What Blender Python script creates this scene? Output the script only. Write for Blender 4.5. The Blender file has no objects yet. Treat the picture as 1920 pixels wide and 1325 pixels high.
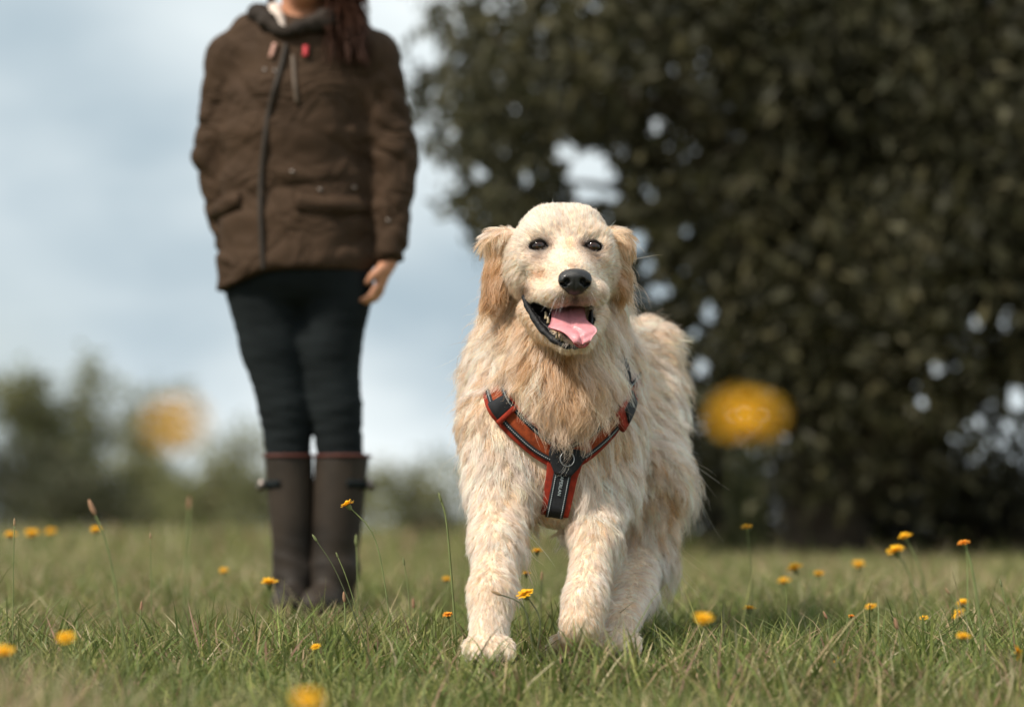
import bpy, math, random
import numpy as np
from mathutils import Vector, Matrix
from mathutils.bvhtree import BVHTree

# ------------------------------------------------------------------ camera, sky, sun, exposure
SC = bpy.context.scene
COL = SC.collection
CAM_H, HOR, FPX = 0.22, 990.0, 85.0 / 36.0 * 1920.0     # eye height (m), horizon row and focal length in photograph pixels
cam = bpy.data.cameras.new('camera')
cam.lens = 85.0; cam.sensor_width = 36.0
cam.shift_y = (HOR - 662.5) / 1920.0
cam.clip_start = 0.05; cam.clip_end = 5000.0
cam.dof.use_dof = True; cam.dof.focus_distance = 3.99; cam.dof.aperture_fstop = 2.3
cam.dof.aperture_blades = 0
camo = bpy.data.objects.new('camera', cam); COL.objects.link(camo)
camo.location = (0, 0, CAM_H); camo.rotation_euler = (math.radians(90), 0, 0)
SC.camera = camo

SUN_EL, SUN_AZ = math.radians(48), math.radians(-128)     # azimuth from +Y (view direction) clockwise: behind the camera's left shoulder
sun_dir = Vector((math.sin(SUN_AZ) * math.cos(SUN_EL), math.cos(SUN_AZ) * math.cos(SUN_EL), math.sin(SUN_EL)))
sl = bpy.data.lights.new('sun', 'SUN'); sl.energy = 4.6; sl.angle = math.radians(7); sl.color = (1.0, 0.92, 0.80)
so = bpy.data.objects.new('sun', sl); COL.objects.link(so)
so.rotation_euler = (-sun_dir).to_track_quat('-Z', 'Y').to_euler()

world = bpy.data.worlds.new('World'); SC.world = world; world.use_nodes = True
def build_world():
    nt = world.node_tree; N = nt.nodes; Lk = nt.links; N.clear()
    out = N.new('ShaderNodeOutputWorld'); bg = N.new('ShaderNodeBackground')
    sky = N.new('ShaderNodeTexSky'); sky.sky_type = 'NISHITA'; sky.sun_disc = False
    sky.sun_elevation = SUN_EL; sky.sun_rotation = SUN_AZ; sky.air_density = 1.0; sky.dust_density = 1.5
    sc = N.new('ShaderNodeVectorMath'); sc.operation = 'SCALE'; sc.inputs['Scale'].default_value = 0.10
    Lk.new(sky.outputs[0], sc.inputs[0])
    tc = N.new('ShaderNodeTexCoord')
    sep = N.new('ShaderNodeSeparateXYZ'); Lk.new(tc.outputs['Generated'], sep.inputs[0])
    # a flat cloud deck seen in perspective: direction / (height + offset)
    az = N.new('ShaderNodeMath'); az.operation = 'ABSOLUTE'; Lk.new(sep.outputs[2], az.inputs[0])
    ad = N.new('ShaderNodeMath'); ad.operation = 'ADD'; ad.inputs[1].default_value = 0.45; Lk.new(az.outputs[0], ad.inputs[0])
    dv = N.new('ShaderNodeVectorMath'); dv.operation = 'DIVIDE'; Lk.new(tc.outputs['Generated'], dv.inputs[0])
    cmb = N.new('ShaderNodeCombineXYZ'); 
    for i in range(3): Lk.new(ad.outputs[0], cmb.inputs[i])
    Lk.new(cmb.outputs[0], dv.inputs[1])
    n1 = N.new('ShaderNodeTexNoise'); n1.inputs['Scale'].default_value = 1.1; n1.inputs['Detail'].default_value = 5; n1.inputs['Roughness'].default_value = 0.5
    mp = N.new('ShaderNodeMapping'); mp.inputs['Location'].default_value = (3.1, 0.4, 1.7); Lk.new(dv.outputs[0], mp.inputs[0]); Lk.new(mp.outputs[0], n1.inputs['Vector'])
    cov = N.new('ShaderNodeMapRange'); cov.inputs[1].default_value = 0.30; cov.inputs[2].default_value = 0.50; Lk.new(n1.outputs[0], cov.inputs[0])
    n2 = N.new('ShaderNodeTexNoise'); n2.inputs['Scale'].default_value = 2.3; n2.inputs['Detail'].default_value = 4
    mp2 = N.new('ShaderNodeMapping'); mp2.inputs['Location'].default_value = (-1.2, 5.4, 0.3); Lk.new(dv.outputs[0], mp2.inputs[0]); Lk.new(mp2.outputs[0], n2.inputs['Vector'])
    cr = N.new('ShaderNodeValToRGB'); Lk.new(n2.outputs[0], cr.inputs[0])
    cr.color_ramp.elements[0].position = 0.33; cr.color_ramp.elements[0].color = (0.42, 0.52, 0.585, 1)
    cr.color_ramp.elements[1].position = 0.62; cr.color_ramp.elements[1].color = (0.87, 0.935, 0.945, 1)
    mx = N.new('ShaderNodeMix'); mx.data_type = 'RGBA'
    Lk.new(cov.outputs[0], mx.inputs[0]); Lk.new(sc.outputs[0], mx.inputs[6]); Lk.new(cr.outputs[0], mx.inputs[7])
    Lk.new(mx.outputs[2], bg.inputs[0]); bg.inputs[1].default_value = 1.0
    Lk.new(bg.outputs[0], out.inputs[0])
build_world()
SC.view_settings.view_transform = 'Standard'; SC.view_settings.look = 'None'
SC.view_settings.exposure = 0.14; SC.view_settings.gamma = 1.0; SC.view_settings.use_curve_mapping = False
SC.render.engine = 'CYCLES'
SC.cycles.use_denoising = True
SC.cycles.max_bounces = 8; SC.cycles.diffuse_bounces = 3; SC.cycles.glossy_bounces = 3; SC.cycles.transmission_bounces = 4
SC.cycles.transparent_max_bounces = 8
SC.cycles_curves.shape = 'RIBBONS'; SC.cycles_curves.subdivisions = 2

SKIP = set()     # names of groups to leave out while testing
rng = np.random.default_rng(7)
random.seed(7)

# ------------------------------------------------------------------ helpers
def P(px, py, Y):
    """a point of the place: photograph column and row at the distance Y"""
    return np.array([(px - 960.0) * Y / FPX, Y, CAM_H + (HOR - py) * Y / FPX])
def nrm(v):
    v = np.asarray(v, float); return v / np.maximum(np.linalg.norm(v, axis=-1, keepdims=True), 1e-12)

class Field:
    """a distance field on a rectilinear grid; shapes are blended in, then a surface is drawn through zero"""
    def __init__(s, xs, ys, zs):
        s.ax = [np.asarray(a, np.float32) for a in (xs, ys, zs)]
        s.F = np.full([len(a) for a in s.ax], 0.5, np.float32); s.prims = []
    def _box(s, lo, hi):
        sl = tuple(slice(max(0, int(np.searchsorted(a, l)) - 1), int(np.searchsorted(a, h)) + 1) for a, l, h in zip(s.ax, lo, hi))
        X = s.ax[0][sl[0]][:, None, None]; Y = s.ax[1][sl[1]][None, :, None]; Z = s.ax[2][sl[2]][None, None, :]
        return sl, X, Y, Z
    def add(s, prim, k=0.02, attr=None):
        lo, hi, fn = prim; m = k + 0.03
        sl, X, Y, Z = s._box(lo - m, hi + m); a = s.F[sl]
        if a.size == 0: return
        b = fn(X, Y, Z).astype(np.float32)
        h = np.clip(0.5 + 0.5 * (a - b) / k, 0, 1)
        s.F[sl] = a + (b - a) * h - k * h * (1 - h)
        s.prims.append((fn, attr))
    def sub(s, prim, k=0.005):
        lo, hi, fn = prim; m = k + 0.03
        sl, X, Y, Z = s._box(lo - m, hi + m); a = s.F[sl]
        if a.size == 0: return
        b = -fn(X, Y, Z).astype(np.float32)
        h = np.clip(0.5 - 0.5 * (a - b) / k, 0, 1)
        s.F[sl] = a + (b - a) * h + k * h * (1 - h)
    def mesh(s, smooth=3):
        F = s.F; S = F < 0
        c = np.zeros([n - 1 for n in F.shape], np.int8)
        for i in (0, 1):
            for j in (0, 1):
                for k in (0, 1):
                    c += S[i:F.shape[0] - 1 + i, j:F.shape[1] - 1 + j, k:F.shape[2] - 1 + k]
        act = (c > 0) & (c < 8); idx = np.argwhere(act); n = len(idx)
        ids = np.full(c.shape, -1, np.int32); ids[act] = np.arange(n)
        acc = np.zeros((n, 3)); cnt = np.zeros(n)
        cor = [(i, j, k) for i in (0, 1) for j in (0, 1) for k in (0, 1)]
        def g(o): return F[idx[:, 0] + o[0], idx[:, 1] + o[1], idx[:, 2] + o[2]]
        def pos(o): return np.stack([s.ax[d][idx[:, d] + o[d]] for d in range(3)], 1).astype(float)
        for o in cor:
            for d in range(3):
                if o[d]: continue
                q = list(o); q[d] = 1; fa, fb = g(o), g(q); m = (fa < 0) != (fb < 0)
                t = np.where(m, fa / np.where(m, fa - fb, 1), 0)
                pa, pb = pos(o), pos(q)
                acc += np.where(m[:, None], pa + (pb - pa) * t[:, None], 0); cnt += m
        V = acc / cnt[:, None]
        quads = []
        for d in range(3):
            a = [slice(None)] * 3; b = [slice(None)] * 3; a[d] = slice(0, -1); b[d] = slice(1, None)
            sa, sb = S[tuple(a)], S[tuple(b)]; e = np.argwhere(sa != sb)
            u, v = (d + 1) % 3, (d + 2) % 3
            e = e[(e[:, u] > 0) & (e[:, v] > 0) & (e[:, u] < F.shape[u] - 1) & (e[:, v] < F.shape[v] - 1)]
            flip = sa[e[:, 0], e[:, 1], e[:, 2]]
            cs = []
            for du, dv in ((1, 1), (0, 1), (0, 0), (1, 0)):
                w = e.copy(); w[:, u] -= du; w[:, v] -= dv; cs.append(ids[w[:, 0], w[:, 1], w[:, 2]])
            q = np.stack(cs, 1); q[~flip] = q[~flip][:, ::-1]; quads.append(q)
        Q = np.concatenate(quads); Q = Q[(Q >= 0).all(1)]
        return relax(V, Q, smooth), Q

def relax(V, Q, it, f=0.5):
    for _ in range(it):
        A = np.zeros_like(V); C = np.zeros(len(V))
        for a, b in ((0, 1), (1, 2), (2, 3), (3, 0)):
            for i, j in ((a, b), (b, a)):
                for d in range(3): A[:, d] += np.bincount(Q[:, i], V[Q[:, j], d], len(V))
                C += np.bincount(Q[:, i], minlength=len(V))
        V = V + f * (A / np.maximum(C, 1)[:, None] - V)
    return V
def vnormals(V, Q):
    n = np.cross(V[Q[:, 2]] - V[Q[:, 0]], V[Q[:, 3]] - V[Q[:, 1]]); N = np.zeros_like(V)
    for i in range(4):
        for d in range(3): N[:, d] += np.bincount(Q[:, i], n[:, d], len(V))
    return nrm(N)
def cone(a, b, ra, rb):
    a = np.asarray(a, float); b = np.asarray(b, float); ab = b - a; L2 = max(float(ab @ ab), 1e-9)
    lo = np.minimum(a - ra, b - rb); hi = np.maximum(a + ra, b + rb)
    def fn(X, Y, Z):
        x, y, z = X - a[0], Y - a[1], Z - a[2]
        t = np.clip((x * ab[0] + y * ab[1] + z * ab[2]) / L2, 0, 1)
        return np.sqrt((x - t * ab[0])**2 + (y - t * ab[1])**2 + (z - t * ab[2])**2) - (ra + (rb - ra) * t)
    return lo, hi, fn
def ell(c, r, R=None):
    c = np.asarray(c, float); r = np.asarray(r, float); R = np.eye(3) if R is None else np.asarray(R, float)   # rows of R: the ellipsoid's axes
    m = max(r); ext = np.sqrt(((R * r[:, None])**2).sum(0))
    def fn(X, Y, Z):
        x, y, z = X - c[0], Y - c[1], Z - c[2]
        l = [x * R[i][0] + y * R[i][1] + z * R[i][2] for i in range(3)]
        k0 = np.sqrt((l[0] / r[0])**2 + (l[1] / r[1])**2 + (l[2] / r[2])**2)
        k1 = np.sqrt((l[0] / r[0]**2)**2 + (l[1] / r[1]**2)**2 + (l[2] / r[2]**2)**2)
        return k0 * (k0 - 1) / np.maximum(k1, 1e-6)
    return c - ext, c + ext, fn
def axes(fwd, up=(0, 0, 1)):
    f = nrm(fwd); r = nrm(np.cross(f, up)); u = np.cross(r, f); return np.array([r, f, u])
def ramp(lo, hi, parts):
    """grid coordinates with a finer step where wanted: parts = [(until, step), ...]"""
    o = [lo]
    while o[-1] < hi:
        for until, st in parts:
            if o[-1] < until: break
        o.append(o[-1] + st)
    return np.array(o)

def npmesh(name, V, faces):
    """faces: int array (n,3) or (n,4) or a list of such arrays"""
    me = bpy.data.meshes.new(name)
    fl = faces if isinstance(faces, list) else [faces]
    V = np.asarray(V, np.float32)
    me.vertices.add(len(V)); me.vertices.foreach_set('co', V.ravel())
    tot = np.concatenate([np.full(len(f), f.shape[1], np.int32) for f in fl]); li = np.concatenate([np.asarray(f, np.int32).ravel() for f in fl])
    me.loops.add(len(li)); me.loops.foreach_set('vertex_index', li)
    me.polygons.add(len(tot)); me.polygons.foreach_set('loop_start', np.concatenate([[0], np.cumsum(tot)[:-1]]).astype(np.int32))
    me.polygons.foreach_set('loop_total', tot)
    me.polygons.foreach_set('use_smooth', np.ones(len(tot), bool))
    me.update(calc_edges=True)
    return me
def add_obj(name, data, mat=None, parent=None, loc=None):
    o = bpy.data.objects.new(name, data); COL.objects.link(o)
    if mat is not None:
        for m in (mat if isinstance(mat, (list, tuple)) else [mat]): data.materials.append(m)
    if parent is not None: o.parent = parent
    if loc is not None: o.location = loc
    return o
def thing(name, loc, label, cat, group=None):
    o = bpy.data.objects.new(name, None); COL.objects.link(o); o.location = loc; o.empty_display_size = 0.1
    tag(o, label, cat, group); return o
def tag(o, label=None, cat=None, group=None, kind=None):
    if label: o['label'] = label
    if cat: o['category'] = cat
    if group: o['group'] = group
    if kind: o['kind'] = kind
    return o
def vcol(me, name, C):
    a = me.attributes.new(name, 'FLOAT_COLOR', 'POINT'); C = np.asarray(C, np.float32)
    if C.shape[1] == 3: C = np.concatenate([C, np.ones((len(C), 1), np.float32)], 1)
    a.data.foreach_set('color', C.ravel())
def tube(pts, rad, n=8, caps=True, flat=1.0):
    """a swept tube: V, quads (end caps as fans of quads onto a point)"""
    pts = np.asarray(pts, float); m = len(pts); rad = np.broadcast_to(np.asarray(rad, float), (m,))
    T = nrm(np.gradient(pts, axis=0)); ref = np.array([0.13, 0.97, 0.21]); V = []
    A = nrm(np.cross(T[0], ref))
    for i in range(m):
        A = nrm(A - T[i] * (A @ T[i])); B = np.cross(T[i], A)
        th = np.linspace(0, 2 * np.pi, n, endpoint=False)
        V.append(pts[i] + rad[i] * (np.cos(th)[:, None] * A + flat * np.sin(th)[:, None] * B))
    V = np.concatenate(V); F = []
    for i in range(m - 1):
        a = i * n + np.arange(n); b = i * n + (np.arange(n) + 1) % n
        F.append(np.stack([a, b, b + n, a + n], 1))
    F = np.concatenate(F)
    if caps:
        V = np.concatenate([V, pts[:1], pts[-1:]]); c0, c1 = len(V) - 2, len(V) - 1; a = np.arange(n); b = (a + 1) % n; e = (m - 1) * n
        return V, [F, np.stack([b, a, np.full(n, c0)], 1), np.stack([a + e, b + e, np.full(n, c1)], 1)]
    return V, [F]
def spline(ctrl, n):
    """Catmull-Rom through control points"""
    c = np.asarray(ctrl, float); c = np.concatenate([[2 * c[0] - c[1]], c, [2 * c[-1] - c[-2]]]); m = len(c) - 3
    t = np.linspace(0, m - 1e-6, n); i = t.astype(int); u = (t - i)[:, None]
    a, b, d, e = c[i], c[i + 1], c[i + 2], c[i + 3]
    return 0.5 * (2 * b + (d - a) * u + (2 * a - 5 * b + 4 * d - e) * u**2 + (3 * b - a - 3 * d + e) * u**3)
def merge(lst):
    """several (V, [faces]) into one"""
    V = []; F = {}; o = 0
    for v, fs in lst:
        for f in (fs if isinstance(fs, list) else [fs]): F.setdefault(f.shape[1], []).append(f + o)
        V.append(v); o += len(v)
    return np.concatenate(V), [np.concatenate(x) for x in F.values()]
def hair(name, PTS, rad, colr, mat, parent=None, base=(0, 0, 0)):
    """PTS (n, k, 3): one Curves object"""
    n, k = PTS.shape[:2]
    c = bpy.data.hair_curves.new(name); c.add_curves([k] * n)
    c.attributes['position'].data.foreach_set('vector', (PTS - np.asarray(base)).astype(np.float32).ravel())
    r = c.attributes.get('radius') or c.attributes.new('radius', 'FLOAT', 'POINT')
    r.data.foreach_set('value', np.broadcast_to(rad, (n, k)).astype(np.float32).ravel())
    a = c.attributes.new('col', 'FLOAT_COLOR', 'CURVE')
    a.data.foreach_set('color', np.concatenate([colr, np.ones((n, 1))], 1).astype(np.float32).ravel())
    return tag(add_obj(name, c, mat, parent), kind='stuff')

def mat_new(name):
    m = bpy.data.materials.new(name); m.use_nodes = True; nt = m.node_tree
    b = nt.nodes['Principled BSDF']; return m, nt, b
def mat_simple(name, col, rough=0.7, var=0.25, scale=30.0, bump=0.0, bscale=200.0, spec=0.3, metal=0.0, attr=None, sheen=0.0, sss=0.0):
    """base colour broken up by noise, optional bump, optionally multiplied onto a colour attribute"""
    m, nt, b = mat_new(name); N, L = nt.nodes, nt.links
    tc = N.new('ShaderNodeTexCoord')
    n = N.new('ShaderNodeTexNoise'); n.inputs['Scale'].default_value = scale; n.inputs['Detail'].default_value = 5; L.new(tc.outputs['Object'], n.inputs['Vector'])
    mr = N.new('ShaderNodeMapRange'); mr.inputs[1].default_value = 0.3; mr.inputs[2].default_value = 0.7; mr.inputs[3].default_value = 1 - var; mr.inputs[4].default_value = 1 + var
    L.new(n.outputs[0], mr.inputs[0])
    vm = N.new('ShaderNodeVectorMath'); vm.operation = 'SCALE'; L.new(mr.outputs[0], vm.inputs['Scale'])
    if attr:
        at = N.new('ShaderNodeAttribute'); at.attribute_name = attr; L.new(at.outputs['Color'], vm.inputs[0])
    else: vm.inputs[0].default_value = col[:3]
    L.new(vm.outputs[0], b.inputs['Base Color'])
    b.inputs['Roughness'].default_value = rough; b.inputs['Specular IOR Level'].default_value = spec; b.inputs['Metallic'].default_value = metal
    if sheen: b.inputs['Sheen Weight'].default_value = sheen
    if sss: b.inputs['Subsurface Weight'].default_value = sss; b.inputs['Subsurface Radius'].default_value = (0.012, 0.005, 0.003)
    if bump:
        n2 = N.new('ShaderNodeTexNoise'); n2.inputs['Scale'].default_value = bscale; n2.inputs['Detail'].default_value = 3; L.new(tc.outputs['Object'], n2.inputs['Vector'])
        bp = N.new('ShaderNodeBump'); bp.inputs['Strength'].default_value = bump; bp.inputs['Distance'].default_value = 0.002
        L.new(n2.outputs[0], bp.inputs['Height']); L.new(bp.outputs[0], b.inputs['Normal'])
    return m
def mat_leaf(name, attr='col', trans=0.35, rough=0.6, col=None):
    """leaf or blade: colour attribute, diffuse plus some light let through"""
    m, nt, b = mat_new(name); N, L = nt.nodes, nt.links
    at = N.new('ShaderNodeAttribute'); at.attribute_name = attr
    b.inputs['Roughness'].default_value = rough; b.inputs['Specular IOR Level'].default_value = 0.25
    tr = N.new('ShaderNodeBsdfTranslucent'); mx = N.new('ShaderNodeMixShader'); mx.inputs[0].default_value = trans
    if col is not None:
        b.inputs['Base Color'].default_value = (*col, 1); tr.inputs[0].default_value = (*col, 1)
    else:
        L.new(at.outputs['Color'], b.inputs['Base Color']); L.new(at.outputs['Color'], tr.inputs[0])
    L.new(b.outputs[0], mx.inputs[1]); L.new(tr.outputs[0], mx.inputs[2])
    L.new(mx.outputs[0], N['Material Output'].inputs[0])
    return m
# ------------------------------------------------------------------ the ground
def soil_mat():
    m, nt, b = mat_new('meadow_soil'); N, L = nt.nodes, nt.links
    tc = N.new('ShaderNodeTexCoord'); n = N.new('ShaderNodeTexNoise'); n.inputs['Scale'].default_value = 1.3; n.inputs['Detail'].default_value = 9; n.inputs['Roughness'].default_value = 0.65; L.new(tc.outputs['Object'], n.inputs['Vector'])
    cr = N.new('ShaderNodeValToRGB'); L.new(n.outputs[0], cr.inputs[0]); e = cr.color_ramp.elements
    e[0].position = 0.30; e[0].color = (0.085, 0.075, 0.035, 1); e[1].position = 0.70; e[1].color = (0.175, 0.18, 0.070, 1); x = e.new(0.5); x.color = (0.115, 0.125, 0.045, 1)
    L.new(cr.outputs[0], b.inputs['Base Color']); b.inputs['Roughness'].default_value = 0.95; b.inputs['Specular IOR Level'].default_value = 0.1
    bp = N.new('ShaderNodeBump'); n2 = N.new('ShaderNodeTexNoise'); n2.inputs['Scale'].default_value = 60; L.new(tc.outputs['Object'], n2.inputs['Vector']); L.new(n2.outputs[0], bp.inputs['Height']); bp.inputs['Strength'].default_value = 0.6; bp.inputs['Distance'].default_value = 0.02
    L.new(bp.outputs[0], b.inputs['Normal']); return m
def sstep(t): t = np.clip(t, 0, 1); return t * t * (3 - 2 * t)
def gz(x, y):
    """height of the meadow: it falls a little towards the lens and in a hollow before the boots"""
    return -0.062 * sstep((3.74 - y) / 0.50) - 0.045 * sstep((y - 4.25) / 0.3) * sstep((5.72 - y) / 0.3) * sstep((-0.02 - x) / 0.25)
gx = np.concatenate([[-900, -200, -60, -20, -8, -4], np.arange(-2.4, 2.41, 0.1), [4, 8, 20, 60, 200, 900.]]); gy = np.concatenate([[-60, -10, 0, 1, 2], np.arange(2.5, 6.3, 0.08), [8, 10, 14, 20, 30, 50, 80, 140, 300, 1500.]])
GX, GY = np.meshgrid(gx, gy, indexing='ij'); gv = np.stack([GX.ravel(), GY.ravel(), gz(GX.ravel(), GY.ravel())], 1)
ny_ = len(gy); gi = (np.arange(len(gx) - 1)[:, None] * ny_ + np.arange(ny_ - 1)[None]).ravel()
tag(add_obj('ground', npmesh('ground', gv, np.stack([gi, gi + ny_, gi + ny_ + 1, gi + 1], 1)), soil_mat()), 'grassy meadow soil running to the far hedge', kind='structure')

# ------------------------------------------------------------------ grass: blades of a meadow, one mesh for each belt of distance
m_grass = mat_leaf('grass_blade', trans=0.30)
def blades(name, n, y0, y1, hmin, hmax, w, seed, label, zpow=1.0, wide=0.62, box=None, dry=0.0):
    r = np.random.default_rng(seed)
    Y = (y0**zpow + (y1**zpow - y0**zpow) * r.random(n))**(1 / zpow); X = (2 * r.random(n) - 1) * (0.235 * Y + wide)
    if box: X = box[0] + (box[1] - box[0]) * r.random(n)
    if 'tuft':   # tussocks: pull part of the blades to clump centres
        k = n // 14; cx = X[:k]; cy = Y[:k]; pick = r.integers(0, k, n); pull = r.random(n) < 0.65
        sp = 0.022 * (Y / 4)**0.7
        X = np.where(pull, cx[pick] + sp * r.normal(size=n), X); Y = np.where(pull, cy[pick] + sp * r.normal(size=n), Y)
    pat = np.sin(X * 2.1 + 1.3 * np.sin(Y * 1.7)) * np.cos(Y * 1.9 + 0.8 * np.sin(X * 2.7)); fine = np.sin(X * 9.3 + Y * 3.1) * np.sin(Y * 8.1 - X * 2.2)
    H = (hmin + (hmax - hmin) * r.random(n)**2.0) * (1 + 0.35 * pat + 0.28 * fine)
    lean = r.normal(size=n) * 0.35; lean2 = r.normal(size=n) * 0.35; az = r.random(n) * 2 * np.pi
    for fx, fy, fr_ in ((-0.037, 3.80, 0.20), (0.10, 3.92, 0.22), (0.178, 3.96, 0.20), (-0.53, 5.75, 0.26), (-0.44, 5.70, 0.28)):    # trodden down round the feet
        dd = np.hypot(X - fx, Y - fy + 0.02); H = H * np.clip(0.34 + 0.66 * (dd - 0.4 * fr_) / (0.6 * fr_), 0.34, 1)
    long_ = r.random(n) < 0.03; H = np.where(long_, H * 1.7, H)
    dead = r.random(n) < dry + np.clip(0.28 + 0.22 * pat + 0.12 * fine, 0.05, 0.7)
    flat = dead & (r.random(n) < 0.45); H = np.where(flat, H * 0.55, H); lean = np.where(flat, lean * 3.2, lean); lean2 = np.where(flat, lean2 * 3.2, lean2)
    W = w * (0.6 + 0.8 * r.random(n)); W = np.where(long_, W * 0.55, W)
    sd = np.stack([np.cos(az), np.sin(az), np.zeros(n)], 1)
    V = np.zeros((n, 7, 3)); base = np.stack([X, Y, gz(X, Y) - 0.004], 1)
    curl = r.normal(size=(n, 2)) * 0.45
    for i, t in enumerate((0, 0.38, 0.74, 1.0)):
        c = base + np.stack([H * (lean * t + curl[:, 0] * t * t), H * (lean2 * t + curl[:, 1] * t * t), H * t * (1 - 0.12 * t * (np.abs(lean) + np.abs(curl[:, 0])))], 1)
        if i < 3:
            ww = (W * (1, 0.9, 0.58)[i])[:, None]; V[:, 2 * i] = c - sd * ww; V[:, 2 * i + 1] = c + sd * ww
        else: V[:, 6] = c
    G = np.array([(0.108, 0.148, 0.034), (0.165, 0.198, 0.052), (0.235, 0.238, 0.075), (0.132, 0.165, 0.056)]); S = np.array([(0.42, 0.34, 0.19), (0.36, 0.26, 0.15), (0.28, 0.17, 0.115), (0.50, 0.43, 0.27)])
    col = np.where(dead[:, None], S[r.integers(0, 4, n)], G[r.integers(0, 4, n)]) * (1 + 0.16 * r.normal(size=(n, 1))); col = np.clip(col, 0.01, 0.7)
    C = np.repeat(col[:, None], 7, 1); tip = (r.random(n) < 0.3)[:, None]; C[:, 6] = np.where(tip, 0.5 * C[:, 6] + 0.5 * S[0], C[:, 6])
    o = np.arange(n)[:, None] * 7
    q = np.concatenate([o + np.array([[0, 1, 3, 2]]), o + np.array([[2, 3, 5, 4]])]); t3 = o + np.array([[4, 5, 6]])
    me = npmesh(name, V.reshape(-1, 3), [q, t3]); vcol(me, 'col', C.reshape(-1, 3))
    tag(add_obj(name, me, m_grass), label, 'grass', kind='stuff')
if 'grass' not in SKIP:
    blades('grass', 125000, 1.7, 6.2, 0.016, 0.110, 0.0019, 1, 'short green and straw meadow grass around the dog and the boots', 1.5)
    blades('grass', 2600, 2.0, 2.9, 0.05, 0.15, 0.0016, 4, 'brown dry grass tuft blurred at the lower left', 1.0, 0.6, (-0.72, -0.47), 0.45)
    blades('grass', 100000, 6.2, 15, 0.030, 0.110, 0.0026, 2, 'blurred meadow grass behind the person', 1.7, 1.2, None, 0.12)
    blades('grass', 50000, 15, 60, 0.08, 0.30, 0.009, 3, 'far strip of meadow grass in front of the hedge', 1.6, 3.0, None, 0.15)

# ------------------------------------------------------------------ trees and bushes
m_leaf = mat_leaf('leaf', trans=0.30, rough=0.55)
m_bark = mat_simple('bark', (0.065, 0.050, 0.036), 0.9, 0.45, 9, 0.9, 40, 0.15)
def branchy(base, tips, r0, seed, kink=0.12, up=0.5, nseg=7):
    """limbs from the base of the trunk's fork to each tip, as tapered crooked tubes"""
    r = np.random.default_rng(seed); out = []
    for tp in tips:
        b = np.asarray(base, float); d = tp - b; L = np.linalg.norm(d)
        c = [b, b + d * 0.33 + np.array([0, 0, up * 0.12 * L]) + r.normal(size=3) * kink * L * 0.4, b + d * 0.68 + np.array([0, 0, up * 0.12 * L]) + r.normal(size=3) * kink * L * 0.4, tp]
        out.append(tube(spline(c, nseg), np.linspace(r0, r0 * 0.15, nseg), 6))
    return out
def leaves(cl, n, size, spread, cols, seed, droop=0.0, keep=None):
    """n leaf-sized faces round the cluster centres cl"""
    r = np.random.default_rng(seed); k = r.integers(0, len(cl), n)
    p = cl[k] + r.normal(size=(n, 3)) * np.asarray(spread); 
    if droop: p[:, 2] -= np.abs(r.normal(size=n)) * droop
    if keep is not None: m = keep(p); p = p[m]; k = k[m]; n = len(p)
    d = nrm(r.normal(size=(n, 3)) + np.array([0, 0, -0.9 if droop else -0.2])); s = nrm(np.cross(d, r.normal(size=(n, 3)))); u = np.cross(d, s)
    L = (size * (0.45 + 1.5 * r.random(n)**2.2))[:, None]
    V = np.stack([p - d * L * 0.5, p + s * L * 0.24 + u * L * 0.06, p + d * L * 0.5, p - s * L * 0.24 + u * L * 0.06], 1)
    cs = np.asarray(cols); tone = r.random(len(cl)); ci = np.clip((tone[k] * 0.7 + 0.3 * r.random(n)) * len(cs), 0, len(cs) - 1).astype(int)
    C = np.clip(cs[ci] * (1 + 0.2 * r.normal(size=(n, 1))), 0.004, 0.6)
    return V.reshape(-1, 3), np.arange(4 * n).reshape(-1, 4), np.repeat(C, 4, 0)
def grow_plant(name, base, label, cat, group, tips, trunk, lf, leaf_mat=None):
    t = thing(name, base, label, cat, group); b = np.asarray(base, float)
    v, f = merge(trunk); add_obj('trunk' if cat == 'tree' else 'stems', npmesh('trunk', v - b, f), m_bark, t)
    me = npmesh('crown', lf[0] - b, lf[1]); me.polygons.foreach_set('use_smooth', np.zeros(len(lf[1]), bool)); vcol(me, 'col', lf[2])
    tag(add_obj('crown' if cat == 'tree' else 'foliage', me, leaf_mat or m_leaf, t), kind='stuff'); return t
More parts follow.
